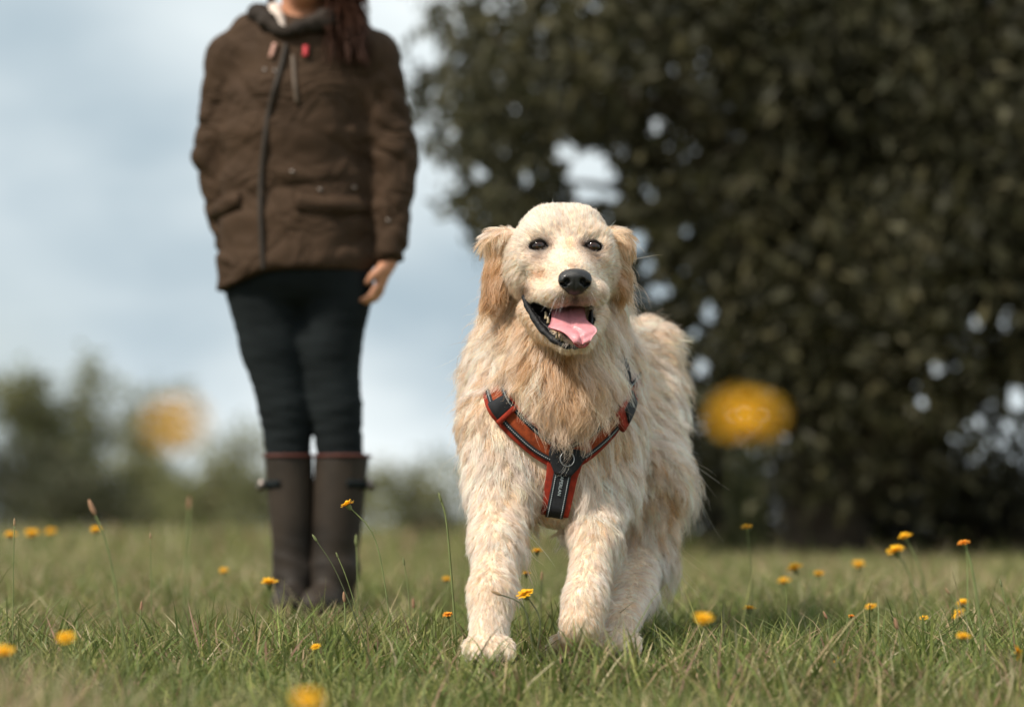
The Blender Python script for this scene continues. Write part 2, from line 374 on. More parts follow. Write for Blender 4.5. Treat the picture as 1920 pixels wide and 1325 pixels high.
def bush(px, top, wpx, Y, label, cols, seed, dens=1.0, cat='bush', group=None, bottom=0.0, sparse=0.0, depth=None, name=None):
    r = np.random.default_rng(seed); h = (HOR - top) * Y / FPX + CAM_H; w = wpx * Y / FPX; c = P(px, HOR, Y); base = np.array([c[0], Y, 0.0]); dp = depth or min(w * 0.6, 3.0)
    lobes = [(c[0] + w * 0.5 * (r.random() - 0.5) * 1.2, Y + dp * (r.random() - 0.5), h * (0.35 + 0.6 * r.random())) for _ in range(9)] + [(c[0], Y, h * 0.80)]
    cl = []
    for x, y, z in lobes:
        m = int(14 * dens); q = nrm(r.normal(size=(m, 3))) * (r.random((m, 1))**0.4); cl.append(np.array([x, y, z * 0.82]) + q * np.array([w * 0.20, dp * 0.25, h * 0.20]))
    if cat == 'bush': cl.append(np.stack([c[0] + w * (r.random(60) - 0.5), Y + dp * (r.random(60) - 0.5), h * 0.45 * r.random(60)], 1))
    cl = np.concatenate(cl); cl[:, 2] = np.clip(cl[:, 2], bottom * h + 0.05, h * 0.97)
    sp = 0.060 * w * (1 - 0.3 * sparse) + 0.02
    n = int(5200 * dens); s = max(0.05, 0.035 * w)
    lf = leaves(cl, n, s, sp, cols, seed + 1); lf[0][:, 2] = np.maximum(lf[0][:, 2], 0.02)
    tr = [tube(np.array([base, base + np.array([0.02 * w, 0, h * 0.25]), base + np.array([-0.01 * w, 0, h * 0.5])]), np.array([0.022, 0.018, 0.013]) * h, 8)] + branchy(base + np.array([0, 0, h * 0.25]), cl[r.integers(0, len(cl), 14)], 0.012 * h, seed)
    return grow_plant(name or ('tree' if cat == 'tree' else 'bush'), base, label, cat, group, None, tr, lf)
OL = [(0.135, 0.145, 0.062), (0.175, 0.180, 0.080), (0.220, 0.210, 0.100), (0.155, 0.155, 0.075)]
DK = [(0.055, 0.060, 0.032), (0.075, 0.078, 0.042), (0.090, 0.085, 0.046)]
PL = [(0.22, 0.22, 0.10), (0.25, 0.25, 0.11), (0.19, 0.19, 0.09), (0.26, 0.25, 0.12)]
BR = [(0.070, 0.056, 0.034), (0.090, 0.075, 0.042), (0.052, 0.045, 0.028)]
if 'trees' not in SKIP:
    g1 = 'trees and bushes along the far hedge'
    bush(125, 668, 300, 80, 'tall loose olive tree rising over the left end of the far hedge', OL, 11, 1.8, 'tree', g1, 0.30, 0.5)
    bush(292, 690, 190, 84, 'thin brownish tree in the far hedge behind the left orange flower blur', PL + OL, 12, 1.2, 'tree', g1, 0.35, 0.6)
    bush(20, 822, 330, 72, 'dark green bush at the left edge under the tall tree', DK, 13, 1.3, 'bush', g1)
    bush(235, 835, 260, 74, 'mid olive bush in the far hedge below the thin tree', OL, 14, 1.2, 'bush', g1)
    bush(405, 775, 240, 70, 'pale olive bush just left of the person\'s knees', PL, 15, 1.2, 'bush', g1)
    bush(520, 880, 220, 66, 'low dark bush seen beside the left boot', DK + OL, 16, 1.0, 'bush', g1)
    bush(660, 905, 200, 66, 'low bush hidden behind the person\'s boots', OL, 17, 0.9, 'bush', g1)
    bush(765, 838, 240, 70, 'rounded olive bush between the person and the dog', OL, 18, 1.2, 'bush', g1)
    bush(800, 945, 150, 52, 'low dark hedge clump right of the boots', DK, 19, 0.9, 'bush', g1)
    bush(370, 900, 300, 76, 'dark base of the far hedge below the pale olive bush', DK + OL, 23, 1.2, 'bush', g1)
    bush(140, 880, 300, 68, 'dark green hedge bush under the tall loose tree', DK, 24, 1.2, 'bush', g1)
    bush(815, 966, 70, 30, 'small brown shrub in the grass left of the dog', BR, 20, 0.6, 'bush')
    bush(930, 870, 220, 68, 'dark bush behind the dog\'s shoulder', DK + OL, 21, 1.0, 'bush', g1)
    bush(1080, 880, 240, 64, 'dark hedge bush seen between the dog\'s forelegs', DK, 22, 1.0, 'bush', g1)

    # the big tree on the right: drooping branches, sky showing through in places
    g2 = None; TB = np.array([1.95, 15.2, 0.0]); r = np.random.default_rng(31)
    fork = TB + np.array([0.05, 0, 1.15])
    T_ = [tube(spline([TB + np.array([0, 0, -0.1]), TB + np.array([0.03, 0, 0.5]), fork], 6), np.array([0.34, 0.28, 0.26, 0.25, 0.26, 0.27]), 12)]
    def crown_edge(p):
        """inside the crown: its left side leans in towards the ground; gaps where the sky shows"""
        px = 960 + p[:, 0] * FPX / p[:, 1]; py = HOR - (p[:, 2] - CAM_H) * FPX / p[:, 1]
        edge = np.interp(py, [-900, -300, 0, 200, 380, 470, 560, 700, 800, 960], [1000, 830, 765, 785, 830, 930, 1060, 1150, 1170, 1200]) + 26 * np.sin(py * 0.021 + 1) + 16 * np.sin(py * 0.06)
        k = px > edge + np.random.default_rng(5).normal(size=len(p)) * 22
        for hx, hy, ra, rb in ((1105, 330, 54, 54), (1060, 285, 22, 22), (1150, 365, 24, 18), (1195, 455, 20, 26), (1215, 500, 14, 18), (1240, 545, 18, 18), (1330, 585, 16, 24), (1300, 625, 13, 17), (1318, 690, 16, 26), (1345, 650, 9, 12), (1688, 650, 16, 18), (1705, 720, 16, 18), (1730, 752, 14, 12), (1830, 605, 14, 15), (1760, 690, 10, 12), (1862, 690, 13, 20), (1905, 750, 18, 28), (1890, 800, 12, 12), (1225, 240, 12, 18), (965, 205, 12, 11), (900, 330, 16, 17), (985, 335, 14, 15), (1835, 790, 12, 12), (1065, 140, 11, 9), (1880, 610, 10, 10), (800, 100, 28, 36), (850, 250, 12, 11), (1290, 430, 11, 10), (1780, 640, 8, 9), (1650, 700, 8, 9)):
            k &= ((px - hx) / ra)**2 + ((py - hy) / rb)**2 > 1 + 0.25 * np.random.default_rng(6).normal(size=len(p))
        return k
    nb = 1500; q = r.normal(size=(nb, 3)); q = nrm(q) * (r.random((nb, 1))**0.45)
    cl = TB + np.array([0.75, 0, 3.1]) + q * np.array([4.6, 2.3, 3.5]); cl = cl[((cl[:, 2] > 1.25) | ((r.random(nb) < 0.35) & (cl[:, 2] > 0.75))) & crown_edge(cl)]
    T_ += branchy(fork, cl[r.integers(0, len(cl), 60)], 0.085, 32, 0.10, 0.9, 9)
    T_ += branchy(TB + np.array([0.15, 0, 0.35]), np.array([TB + np.array(o) for o in ((1.6, 0.3, 3.2), (-1.5, 0.2, 3.0), (0.6, -0.5, 3.8), (-0.7, 0.4, 3.6), (2.6, 0, 2.6))]), 0.15, 33, 0.10, 0.8, 9)
    lf = leaves(cl, 220000, 0.080, (0.22, 0.22, 0.18), [(0.034, 0.033, 0.018), (0.050, 0.048, 0.025), (0.074, 0.068, 0.034), (0.112, 0.098, 0.048)], 34, 0.42, lambda p: crown_edge(p) & (p[:, 2] > 0.25))
    grow_plant('tree', TB, 'huge dark drooping tree filling the right half of the background', 'tree', g2, None, T_, lf)
    BR_SHADE = [(0.034, 0.029, 0.020), (0.046, 0.040, 0.026), (0.026, 0.024, 0.017)]; g3 = 'dark shrubs under the big tree'  # most shrubs here are added to darken under the crown, shade in their colour
    for k, (px, top, w, Y, lab, cc) in enumerate(((1230, 800, 200, 19.0, 'murky shrub seen just right of the dog\'s back under the tree', BR_SHADE), (1350, 800, 200, 17.5, 'olive brown shrub behind the dog\'s hindquarters under the big tree', BR_SHADE), (1500, 740, 240, 18.5, 'dark shrub added for the shade behind the trunk of the big tree', BR_SHADE), (1660, 800, 240, 18.0, 'dark shrub right of the big tree\'s trunk', BR_SHADE), (1830, 860, 240, 17.0, 'brownish shrub near the right edge under the tree', BR_SHADE + BR), (2010, 830, 260, 18.0, 'dark shrub added for shade at the right edge of the picture', BR_SHADE))):
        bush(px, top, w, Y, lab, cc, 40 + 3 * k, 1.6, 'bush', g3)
# ------------------------------------------------------------------ the person
YP = 5.90
def Qp(px, py, dy=0.0): p = P(px, py, YP); return p + np.array([0, dy, 0])
PER = thing('person', (-0.49, YP, 0.0), 'standing person in a brown hooded jacket, black trousers and dark wellington boots', 'person'); PB = np.array(PER.location)
m_pskin = mat_simple('skin', (0.50, 0.235, 0.135), 0.55, 0.12, 20, 0.1, 300, 0.4, sss=0.1)
m_jack = mat_simple('jacket_cloth', (0.050, 0.030, 0.018), 0.8, 0.15, 10, 0.0, 500, 0.12)
def wrinkles(m):
    """sharp crumples of waxed cloth, as relief only"""
    nt = m.node_tree; N, L = nt.nodes, nt.links; tc = N.new('ShaderNodeTexCoord'); mp = N.new('ShaderNodeMapping'); mp.inputs['Scale'].default_value = (6, 3.5, 8); mp.inputs['Rotation'].default_value = (0, 0.5, 0); L.new(tc.outputs['Object'], mp.inputs[0])
    n = N.new('ShaderNodeTexNoise'); n.inputs['Scale'].default_value = 1.0; n.inputs['Detail'].default_value = 2.5; n.inputs['Distortion'].default_value = 1.1; L.new(mp.outputs[0], n.inputs['Vector'])
    s1 = N.new('ShaderNodeMath'); s1.operation = 'SUBTRACT'; s1.inputs[1].default_value = 0.5; L.new(n.outputs[0], s1.inputs[0]); ab = N.new('ShaderNodeMath'); ab.operation = 'ABSOLUTE'; L.new(s1.outputs[0], ab.inputs[0])
    pw = N.new('ShaderNodeMath'); pw.operation = 'POWER'; pw.inputs[1].default_value = 0.6; L.new(ab.outputs[0], pw.inputs[0])
    bp = N.new('ShaderNodeBump'); bp.inputs['Strength'].default_value = 0.75; bp.inputs['Distance'].default_value = 0.026; L.new(pw.outputs[0], bp.inputs['Height']); L.new(bp.outputs[0], N['Principled BSDF'].inputs['Normal'])
wrinkles(m_jack)
m_dark = mat_simple('collar_cloth', (0.034, 0.026, 0.021), 0.85, 0.3, 14, 0.4, 600, 0.15)
m_trou = mat_simple('trouser_cloth', (0.011, 0.014, 0.015), 0.9, 0.3, 10, 0.4, 500, 0.12)
m_boot = mat_simple('boot_rubber', (0.027, 0.019, 0.013), 0.65, 0.55, 7, 0.35, 40, 0.3)
m_btrim = mat_simple('boot_trim', (0.085, 0.026, 0.018), 0.6, 0.2, 20)
m_zip = mat_simple('zip_tape', (0.030, 0.022, 0.016), 0.6, 0.2, 60); m_zip2 = mat_simple('pocket_zip', (0.13, 0.095, 0.07), 0.5, 0.2, 60)
m_pull = mat_simple('zip_pull_red', (0.55, 0.05, 0.06), 0.5, 0.1, 60); m_pull2 = mat_simple('zip_pull_pale', (0.50, 0.28, 0.22), 0.5, 0.1, 60)
m_shirt = mat_simple('shirt_cloth', (0.62, 0.52, 0.45), 0.9, 0.1, 30); m_snap = mat_simple('snap_metal', (0.20, 0.17, 0.15), 0.35, 0.1, 60, metal=0.8)
def pput(name, V, F, mat, parent=PER): return add_obj(name, npmesh(name, V - PB, F), mat, parent)
# body in one surface: legs, trunk, arms, hands, neck and head
xs = ramp(-0.86, -0.16, [(-0.745, 0.010), (-0.665, 0.0045), (-0.375, 0.010), (-0.275, 0.0045), (9, 0.010)]); ys = ramp(5.55, 6.20, [(5.76, 0.010), (6.02, 0.005), (9, 0.010)]); zs = ramp(-0.02, 1.78, [(0.73, 0.012), (0.88, 0.0045), (1.42, 0.012), (9, 0.006)])
B_ = Field(xs, ys, zs)
HC = Qp(572, -75, -0.01)                                    # head centre
B_.add(ell(HC + np.array([0, 0.02, 0.02]), (0.073, 0.092, 0.092)), 0.02); B_.add(ell(HC + np.array([0, -0.025, -0.05]), (0.055, 0.065, 0.070)), 0.03)
B_.add(ell(HC + np.array([0.003, -0.055, -0.100]), (0.026, 0.026, 0.020)), 0.03)         # chin
B_.add(cone(HC + np.array([0, -0.085, 0.015]), HC + np.array([0, -0.105, -0.022]), 0.008, 0.013), 0.012)  # nose
B_.add(ell(HC + np.array([0, -0.084, -0.052]), (0.024, 0.012, 0.006)), 0.006); B_.add(ell(HC + np.array([0, -0.081, -0.063]), (0.020, 0.012, 0.006)), 0.006)
for s in (-1, 1):
    B_.sub(ell(HC + np.array([s * 0.031, -0.092, 0.012]), (0.018, 0.014, 0.011)), 0.012); B_.add(ell(HC + np.array([s * 0.031, -0.070, 0.010]), (0.013, 0.013, 0.010)), 0.003); B_.add(ell(HC + np.array([s * 0.074, 0.012, -0.005]), (0.008, 0.018, 0.030)), 0.008)
B_.add(cone(HC + np.array([0, 0.02, -0.06]), Qp(566, 75, 0.02), 0.052, 0.062), 0.03)
B_.add(ell(Qp(562, 200, 0.0), (0.125, 0.085, 0.19)), 0.05); B_.add(ell(Qp(558, 380, 0.0), (0.120, 0.08, 0.18)), 0.05); B_.add(ell(Qp(558, 490, 0.0), (0.130, 0.085, 0.10)), 0.05)
def chain(F_, pts, rad, k=0.02):
    for i in range(len(pts) - 1): F_.add(cone(pts[i], pts[i + 1], rad[i], rad[i + 1]), k)
WL, WR = Qp(424, 455, 0.09), Qp(729, 488, -0.03)
chain(B_, [Qp(440, 105, 0.02), Qp(392, 290, 0.06), WL], [0.036, 0.030, 0.024]); chain(B_, [Qp(690, 105, 0.0), Qp(736, 300, 0.01), WR], [0.036, 0.030, 0.024])
chain(B_, [Qp(498, 530), Qp(532, 760), Qp(548, 1090)], [0.055, 0.036, 0.030]); chain(B_, [Qp(622, 530), Qp(628, 760), Qp(622, 1090)], [0.055, 0.036, 0.030])
def hand(W, down, front, curl, s):
    """palm below the wrist W; fingers in a row from front to back, curling inwards; s = +1 or -1 gives the curling side"""
    d = nrm(down); f = nrm(front - d * (np.asarray(front) @ d)); n = np.cross(f, d) * s
    k = 0.82; B_.add(cone(W, W + d * 0.03 * k, 0.022, 0.021), 0.012); pc = W + d * 0.058 * k
    B_.add(ell(pc, (0.014 * k, 0.040 * k, 0.046 * k), np.array([n, f, d])), 0.010)
    for i, L in enumerate((0.070, 0.078, 0.073, 0.058)):
        o = pc + d * 0.036 * k + f * (0.028 - 0.0185 * i) * k; a = curl * (0.85 + 0.06 * i); p = o
        for j, fr in enumerate((0.45, 0.30, 0.25)):
            ang = a * (0.45 + 0.70 * j); dj = nrm(d * math.cos(ang) + n * math.sin(ang)); q2 = p + dj * L * k * fr; B_.add(cone(p, q2, 0.0084 - 0.0006 * j, 0.0078 - 0.0007 * j), 0.003); p = q2
    t0 = pc - d * 0.020 * k + f * 0.030 * k; t1 = t0 + nrm(d * 0.85 + f * 0.35 + n * 0.45) * 0.036 * k; t2 = t1 + nrm(d * 0.9 - f * 0.05 + n * 0.45) * 0.028 * k
    B_.add(cone(t0, t1, 0.0125, 0.0095), 0.007); B_.add(cone(t1, t2, 0.0095, 0.0075), 0.003)
hand(WR, (-0.30, -0.10, -1), (-0.25, -1, 0.1), 0.75, -1)
hand(WL, (-0.10, 0.05, -1), (0.2, -1, 0), 0.8, 1)
v, q = B_.mesh(2); pput('body', v, q, m_pskin)

def noise_fold(p, s, seed):
    """warped ridges used for cloth folds"""
    a = np.sin(p[:, 0] * s[0] + p[:, 2] * s[2] + p[:, 1] * s[1] + 1.6 * np.sin(p[:, 0] * 9 + seed) + 1.3 * np.sin(p[:, 2] * 11 + 2 * seed)); b = np.sin(p[:, 0] * s[0] * 1.7 - p[:, 2] * s[2] * 1.4 + 2.1 * seed + np.sin(p[:, 2] * 17 + p[:, 0] * 7))
    return (1 - np.abs(a))**1.5 * 0.8 - 0.3 + 0.35 * b
# jacket
J = Field(np.arange(-0.84, -0.18, 0.0085), np.arange(5.62, 6.16, 0.0085), np.arange(0.74, 1.50, 0.0085))
for py, px, hw, dp in ((105, 562, 0.150, 0.105), (180, 555, 0.176, 0.130), (260, 554, 0.184, 0.130), (340, 553, 0.186, 0.132), (420, 553, 0.190, 0.138), (490, 552, 0.192, 0.145), (560, 552, 0.194, 0.148)):
    J.add(ell(Qp(px, py), (hw, dp, 0.085)), 0.06)
J.add(cone(Qp(470, 62, 0.02), Qp(655, 62, 0.02), 0.055, 0.055), 0.05)
SA, EA, WA = Qp(432, 108, 0.03), Qp(397, 285, 0.055), Qp(424, 440, 0.075); SB, EB, WB = Qp(700, 108, 0.0), Qp(736, 292, 0.01), Qp(731, 480, -0.025)
J.add(cone(SA, EA, 0.068, 0.055), 0.022); J.add(cone(EA, WA, 0.055, 0.046), 0.015)
J.add(cone(SB, EB, 0.068, 0.064), 0.022); J.add(cone(EB, WB, 0.064, 0.044), 0.018)
hem = lambda x: np.interp((x / YP * FPX) + 960, [380, 430, 500, 560, 650, 720, 760], [552, 548, 520, 514, 514, 524, 530])
hemz = lambda x: CAM_H + (HOR - hem(x)) * YP / FPX
J.sub((np.array([-0.9, 5.5, 0.6]), np.array([-0.33, 6.3, 0.90]), lambda X, Y, Z: Z - hemz(X) - 0 * Y), 0.008)
J.sub((np.array([-0.33, 5.5, 0.6]), np.array([-0.1, 6.3, 0.90]), lambda X, Y, Z: Z - np.interp(X, [-0.34, -0.318, -0.310], [0.83, 0.845, 0.862]) - 0 * Y), 0.008)
J.sub(ell(Qp(552, 560), (0.170, 0.122, 0.15)), 0.01)
v, q = J.mesh(2); n = vnormals(v, q)
px_ = v[:, 0] * FPX / YP + 960; dl = np.minimum(cone(SA, EA, 0.06, 0.05)[2](v[:, 0], v[:, 1], v[:, 2]), cone(EA, WA, 0.05, 0.045)[2](v[:, 0], v[:, 1], v[:, 2])); dr = np.minimum(cone(SB, EB, 0.06, 0.055)[2](v[:, 0], v[:, 1], v[:, 2]), cone(EB, WB, 0.055, 0.04)[2](v[:, 0], v[:, 1], v[:, 2]))
slv = np.clip(1 - np.minimum(dl, dr) / 0.02, 0, 1); zc = np.clip((1.40 - v[:, 2]) / 0.12, 0.1, 1); hemw = np.clip((v[:, 2] - 0.80) / 0.05, 0.3, 1)
def crease(p, s, seed, sharp=5.0):
    a = np.sin(p[:, 0] * s[0] + p[:, 1] * s[1] + p[:, 2] * s[2] + 1.5 * np.sin(p[:, 0] * 8 + seed) + 1.2 * np.sin(p[:, 2] * 10 + 2 * seed)); m = 0.5 + 0.5 * np.sin(p[:, 0] * 15 + 3 * seed) * np.sin(p[:, 2] * 13 + seed)
    return -(1 - np.abs(a))**sharp * m
fs = crease(v, (30, 10, 44), 0.6, 3) * 0.020 + crease(v, (-40, 8, 36), 2.6, 3) * 0.015 + noise_fold(v, (16, 6, 34), 0.9) * 0.005
ft = crease(v, (16, 4, 24), 1.9, 4)**3 * 0.020 + crease(v, (-15, 4, 13), 4.1, 6) * 0.013 + crease(v, (19, 4, 9), 0.7, 6) * 0.012 + noise_fold(v, (7, 4, 11), 1.0) * 0.006
v = v + n * ((fs * slv + ft * (1 - slv)) * zc * hemw)[:, None]; v = relax(v, q, 1)
jack = pput('jacket', v, q, m_jack)
JB = BVHTree.FromPolygons([Vector(a) for a in v], q.tolist())
def on_jacket(px, py):
    d = Vector(P(px, py, 1.0)) - Vector((0, 0, CAM_H)); d.normalize(); h = JB.ray_cast(Vector((0, 0, CAM_H)), d)
    return (np.array(h[0]), np.array(h[1])) if h[0] is not None else (Qp(px, py, -0.13), np.array([0, -1.0, 0]))
def band(pxs, hw, th, off, n=40):
    pts = [on_jacket(*p) for p in pxs]; c = spline(np.array([p[0] for p in pts]), n); nn = nrm(spline(np.array([p[1] for p in pts]), n) + np.array([0, -0.6, 0]))
    for _ in range(4): c[1:-1] = 0.25 * c[:-2] + 0.5 * c[1:-1] + 0.25 * c[2:]
    T = nrm(np.gradient(c, axis=0)); W = nrm(np.cross(nn, T)); sec = ((-1, 0), (-1, 1), (1, 1), (1, 0))
    V = np.stack([c + W * a * hw + nn * (off + b * th) for a, b in sec], 1).reshape(-1, 3); F = []
    for i in range(n - 1):
        a = i * 4 + np.arange(4); b = i * 4 + (np.arange(4) + 1) % 4; F.append(np.stack([a, a + 4, b + 4, b], 1))
    F.append(np.array([[0, 1, 2, 3], [4 * n - 1, 4 * n - 2, 4 * n - 3, 4 * n - 4]]))
    return V, np.concatenate(F)
def jput(name, VF, mat): return pput(name, VF[0], VF[1], mat, jack)
jput('front_zip', band([(537, 84), (528, 125), (516, 165), (505, 210), (497, 265), (490, 330), (489, 400), (492, 470), (494, 505)], 0.0050, 0.007, 0.0015, 60), m_zip)
jput('chest_pocket_zip', band([(549, 105), (551, 135), (553, 165), (556, 192)], 0.0045, 0.004, 0.001, 20), m_zip2)
jput('zip_pull', band([(573, 88), (573, 98), (572, 107)], 0.0060, 0.006, 0.004, 6), m_pull); jput('zip_pull', band([(517, 84), (513, 97), (509, 110)], 0.0045, 0.006, 0.004, 6), m_pull2)
jput('pocket_flap', band([(396, 402), (420, 388), (452, 374)], 0.020, 0.009, 0.002, 16), m_jack); jput('pocket_flap', band([(556, 378), (600, 384), (650, 386), (690, 384)], 0.021, 0.009, 0.002, 20), m_jack)
for a in ((497, 132), (516, 133), (600, 356), (548, 322), (664, 352), (728, 414)):
    c, nn = on_jacket(*a); v, f = tube(np.array([c, c + nn * 0.004]), 0.005, 8); pput('snap_button', v, f, m_snap, jack)
# collar, hood and shirt
C_ = Field(np.arange(-0.74, -0.34, 0.007), np.arange(5.70, 6.12, 0.007), np.arange(1.34, 1.56, 0.007))
chain(C_, [Qp(480, 22, 0.06), Qp(487, 30, -0.02), Qp(508, 52, -0.075), Qp(531, 76, -0.105)], [0.032, 0.026, 0.020, 0.014], 0.015)
chain(C_, [Qp(660, 22, 0.06), Qp(648, 26, -0.03), Qp(615, 52, -0.085), Qp(562, 72, -0.112), Qp(543, 78, -0.112)], [0.034, 0.032, 0.026, 0.017, 0.012], 0.015)
C_.add(ell(Qp(570, 30, 0.11), (0.12, 0.06, 0.055)), 0.03)
v, q = C_.mesh(2); n = vnormals(v, q); v = v + n * (noise_fold(v, (60, 40, 90), 2.2) * 0.004)[:, None]; pput('collar', v, q, m_dark, jack)
S_ = Field(np.arange(-0.62, -0.48, 0.006), np.arange(5.72, 5.96, 0.006), np.arange(1.36, 1.52, 0.006)); chain(S_, [Qp(515, 20, 0.0), Qp(524, 46, -0.055), Qp(536, 72, -0.085)], [0.020, 0.018, 0.012], 0.01); v, q = S_.mesh(1); pput('shirt', v, q, m_shirt)
# trousers
T_ = Field(np.arange(-0.74, -0.28, 0.0085), np.arange(5.70, 6.10, 0.0085), np.arange(0.36, 0.90, 0.0085))
T_.add(ell(Qp(560, 510, 0.0), (0.178, 0.125, 0.10)), 0.04)
chain(T_, [Qp(492, 545), Qp(510, 650), Qp(534, 765), Qp(541, 870)], [0.090, 0.075, 0.061, 0.054], 0.02); chain(T_, [Qp(630, 545), Qp(617, 650), Qp(630, 765), Qp(640, 870)], [0.092, 0.076, 0.061, 0.056], 0.02)
v, q = T_.mesh(2); n = vnormals(v, q); kn = np.exp(-((v[:, 2] - 0.46) / 0.09)**2); v = v + n * (noise_fold(v, (20, 8, 110), 0.3) * (0.001 + 0.0022 * kn))[:, None]; pput('trousers', v, q, m_trou)
# boots
for top, ank, toe, r0, r1, sgn in ((Qp(541, 852), Qp(553, 1075), Qp(548, 1140, -0.15), 0.059, 0.050, -1), (Qp(641, 852), Qp(624, 1075), Qp(598, 1140, -0.16), 0.067, 0.058, 1)):
    lo = np.minimum(np.minimum(top, ank), toe) - 0.13; hi = np.maximum(np.maximum(top, ank), toe) + 0.13
    b = Field(np.arange(lo[0], hi[0], 0.007), np.arange(lo[1], hi[1], 0.007), np.arange(-0.02, top[2] + 0.05, 0.007))
    heel = np.array([ank[0], YP + 0.03, 0.045]); toe = np.array([toe[0], toe[1], 0.036])
    b.add(cone(top, ank, r0, r1), 0.02); b.add(cone(ank, heel, r1, 0.045), 0.03); b.add(cone(heel, toe, 0.044, 0.036), 0.03); b.add(ell(0.35 * heel + 0.65 * toe, (0.048, 0.07, 0.038)), 0.02)
    b.sub((lo - 1, hi + 1, lambda X, Y, Z: (top[2] - Z) + 0 * X + 0 * Y), 0.006); b.sub((lo - 1, hi + 1, lambda X, Y, Z: Z - 0.006 + 0 * X + 0 * Y), 0.004)
    v, q = b.mesh(2); n = vnormals(v, q); v = v + n * (noise_fold(v, (14, 9, 60), sgn * 1.1) * 0.0035 * np.exp(-((v[:, 2] - 0.13) / 0.06)**2))[:, None]
    bo = pput('boot', v, q, m_boot)
    a = np.linspace(0, 2 * np.pi, 33); ring = lambda c, r: c + r * np.stack([np.cos(a), np.sin(a), 0 * a], 1)
    v, f = tube(ring(top + np.array([0, 0, -0.004]), r0 + 0.001), 0.0045, 8, False); pput('top_trim', v, f, m_btrim, bo)
    st = top + (ank - top) * 0.26; rs = r0 + (r1 - r0) * 0.26
    out = st + np.array([sgn * (rs + 0.006), -0.01, 0]); v, f = tube(spline([st + np.array([sgn * rs * 0.35, -rs * 0.97, 0.004]), st + np.array([sgn * rs * 0.80, -rs * 0.66, 0.002]), out, out + np.array([sgn * 0.014, 0.0, -0.008])], 16), 0.010, 8, True, 0.6); pput('strap', v, f, m_trou, bo)
    v, f = tube(np.array([out + np.array([0, -0.012, 0.014]), out + np.array([sgn * 0.010, -0.012, -0.012])]), 0.009, 6); pput('buckle', v, f, m_snap, bo)
    v, f = tube(np.array([[heel[0], heel[1] + 0.01, 0.006], [0.5 * (heel[0] + toe[0]), 0.5 * (heel[1] + toe[1]), 0.006], [toe[0], toe[1] - 0.006, 0.006]]), [0.046, 0.052, 0.040], 14, True, 0.16); pput('sole', v, f, m_trou, bo)
# long brown hair, falling over the shoulder on the right
m_hair = mat_simple('brown_hair', (0, 0, 0), 0.45, 0.1, 40, attr='col', spec=0.1)
r = np.random.default_rng(3); nh = 2200; th = np.pi * (0.06 + 0.88 * r.random(nh)); sd = np.where(r.random(nh) < 0.62, 1.0, -1.0); el = r.random(nh)**0.7 * 1.35 + 0.15
nrmh = np.stack([sd * np.sin(th) * np.cos(el * 0.75), -np.cos(th) * np.cos(el) * 0.55 + 0.15, np.sin(el)], 1); nrmh = nrm(nrmh)
p0 = HC + np.array([0, 0.02, 0.02]) + nrmh * np.array([0.074, 0.093, 0.094]); K = 9; hp = np.zeros((nh, K, 3)); tx = np.where(sd > 0, 0.050 + 0.115 * r.random(nh), -0.080 - 0.02 * r.random(nh)); ty = np.where(sd > 0, -0.115 + 0.10 * r.random(nh), 0.05 + 0.05 * r.random(nh)); tz = np.where(sd > 0, -0.06 - 0.22 * r.random(nh)**1.4, -0.13 - 0.05 * r.random(nh))
e1 = HC + np.stack([sd * 0.088, np.clip(nrmh[:, 1], -0.25, 1) * 0.09, -0.02 + 0 * sd], 1); e2 = HC + np.stack([tx, ty, tz], 1)
for i, t in enumerate(np.linspace(0, 1, K)): hp[:, i] = (1 - t)**2 * p0 + 2 * t * (1 - t) * e1 + t * t * e2
hair('hair', hp, 0.0009, np.array([0.046, 0.019, 0.011]) * (0.7 + 0.6 * r.random((nh, 1))), m_hair, PER, PB)
# ------------------------------------------------------------------ wild flowers and buds on bare stalks
m_petal = mat_leaf('petal', trans=0.30, col=(0.88, 0.50, 0.015)); m_petal2 = mat_leaf('petal_orange', trans=0.25, col=(0.84, 0.34, 0.03))
m_stem = mat_simple('flower_stem', (0.16, 0.19, 0.070), 0.7, 0.25, 40); m_stem2 = mat_simple('dark_stem', (0.075, 0.085, 0.040), 0.7, 0.25, 40)
m_cal = mat_simple('calyx', (0.15, 0.17, 0.07), 0.75, 0.3, 90); m_bud = mat_simple('dry_bud', (0.30, 0.20, 0.11), 0.8, 0.3, 90); m_budp = mat_simple('pink_bud', (0.30, 0.17, 0.10), 0.8, 0.25, 90)
def head_mesh(seed, R=0.0125):
    r = np.random.default_rng(seed); V = []; F = []
    for ring, (n, L, up) in enumerate(((18, R, 0.16), (15, R * 0.84, 0.50), (11, R * 0.60, 0.95), (7, R * 0.40, 1.5))):
        for i in range(n):
            a = 2 * np.pi * (i + 0.5 * (ring % 2)) / n + 0.12 * r.normal(); l = L * (0.85 + 0.3 * r.random()); u = up + 0.15 * r.normal(); c, s = math.cos(a), math.sin(a); w = 0.0021 * R / 0.0125
            ca, sa = math.cos(math.atan(u)), math.sin(math.atan(u)); o = len(V)
            for t, ww in ((0.08, 0.45), (0.55, 1.0), (0.96, 0.85), (1.0, 0.35)):
                x = l * t * ca; z = l * t * sa - 0.0010 * t * t + 0.0004 * ring
                V += [(x * c - w * ww * s, x * s + w * ww * c, z), (x * c + w * ww * s, x * s - w * ww * c, z)]
            F += [(o + 2 * j, o + 2 * j + 1, o + 2 * j + 3, o + 2 * j + 2) for j in range(3)]
    return npmesh('petals', np.array(V), np.array(F))
HEADS = [head_mesh(s) for s in range(4)]
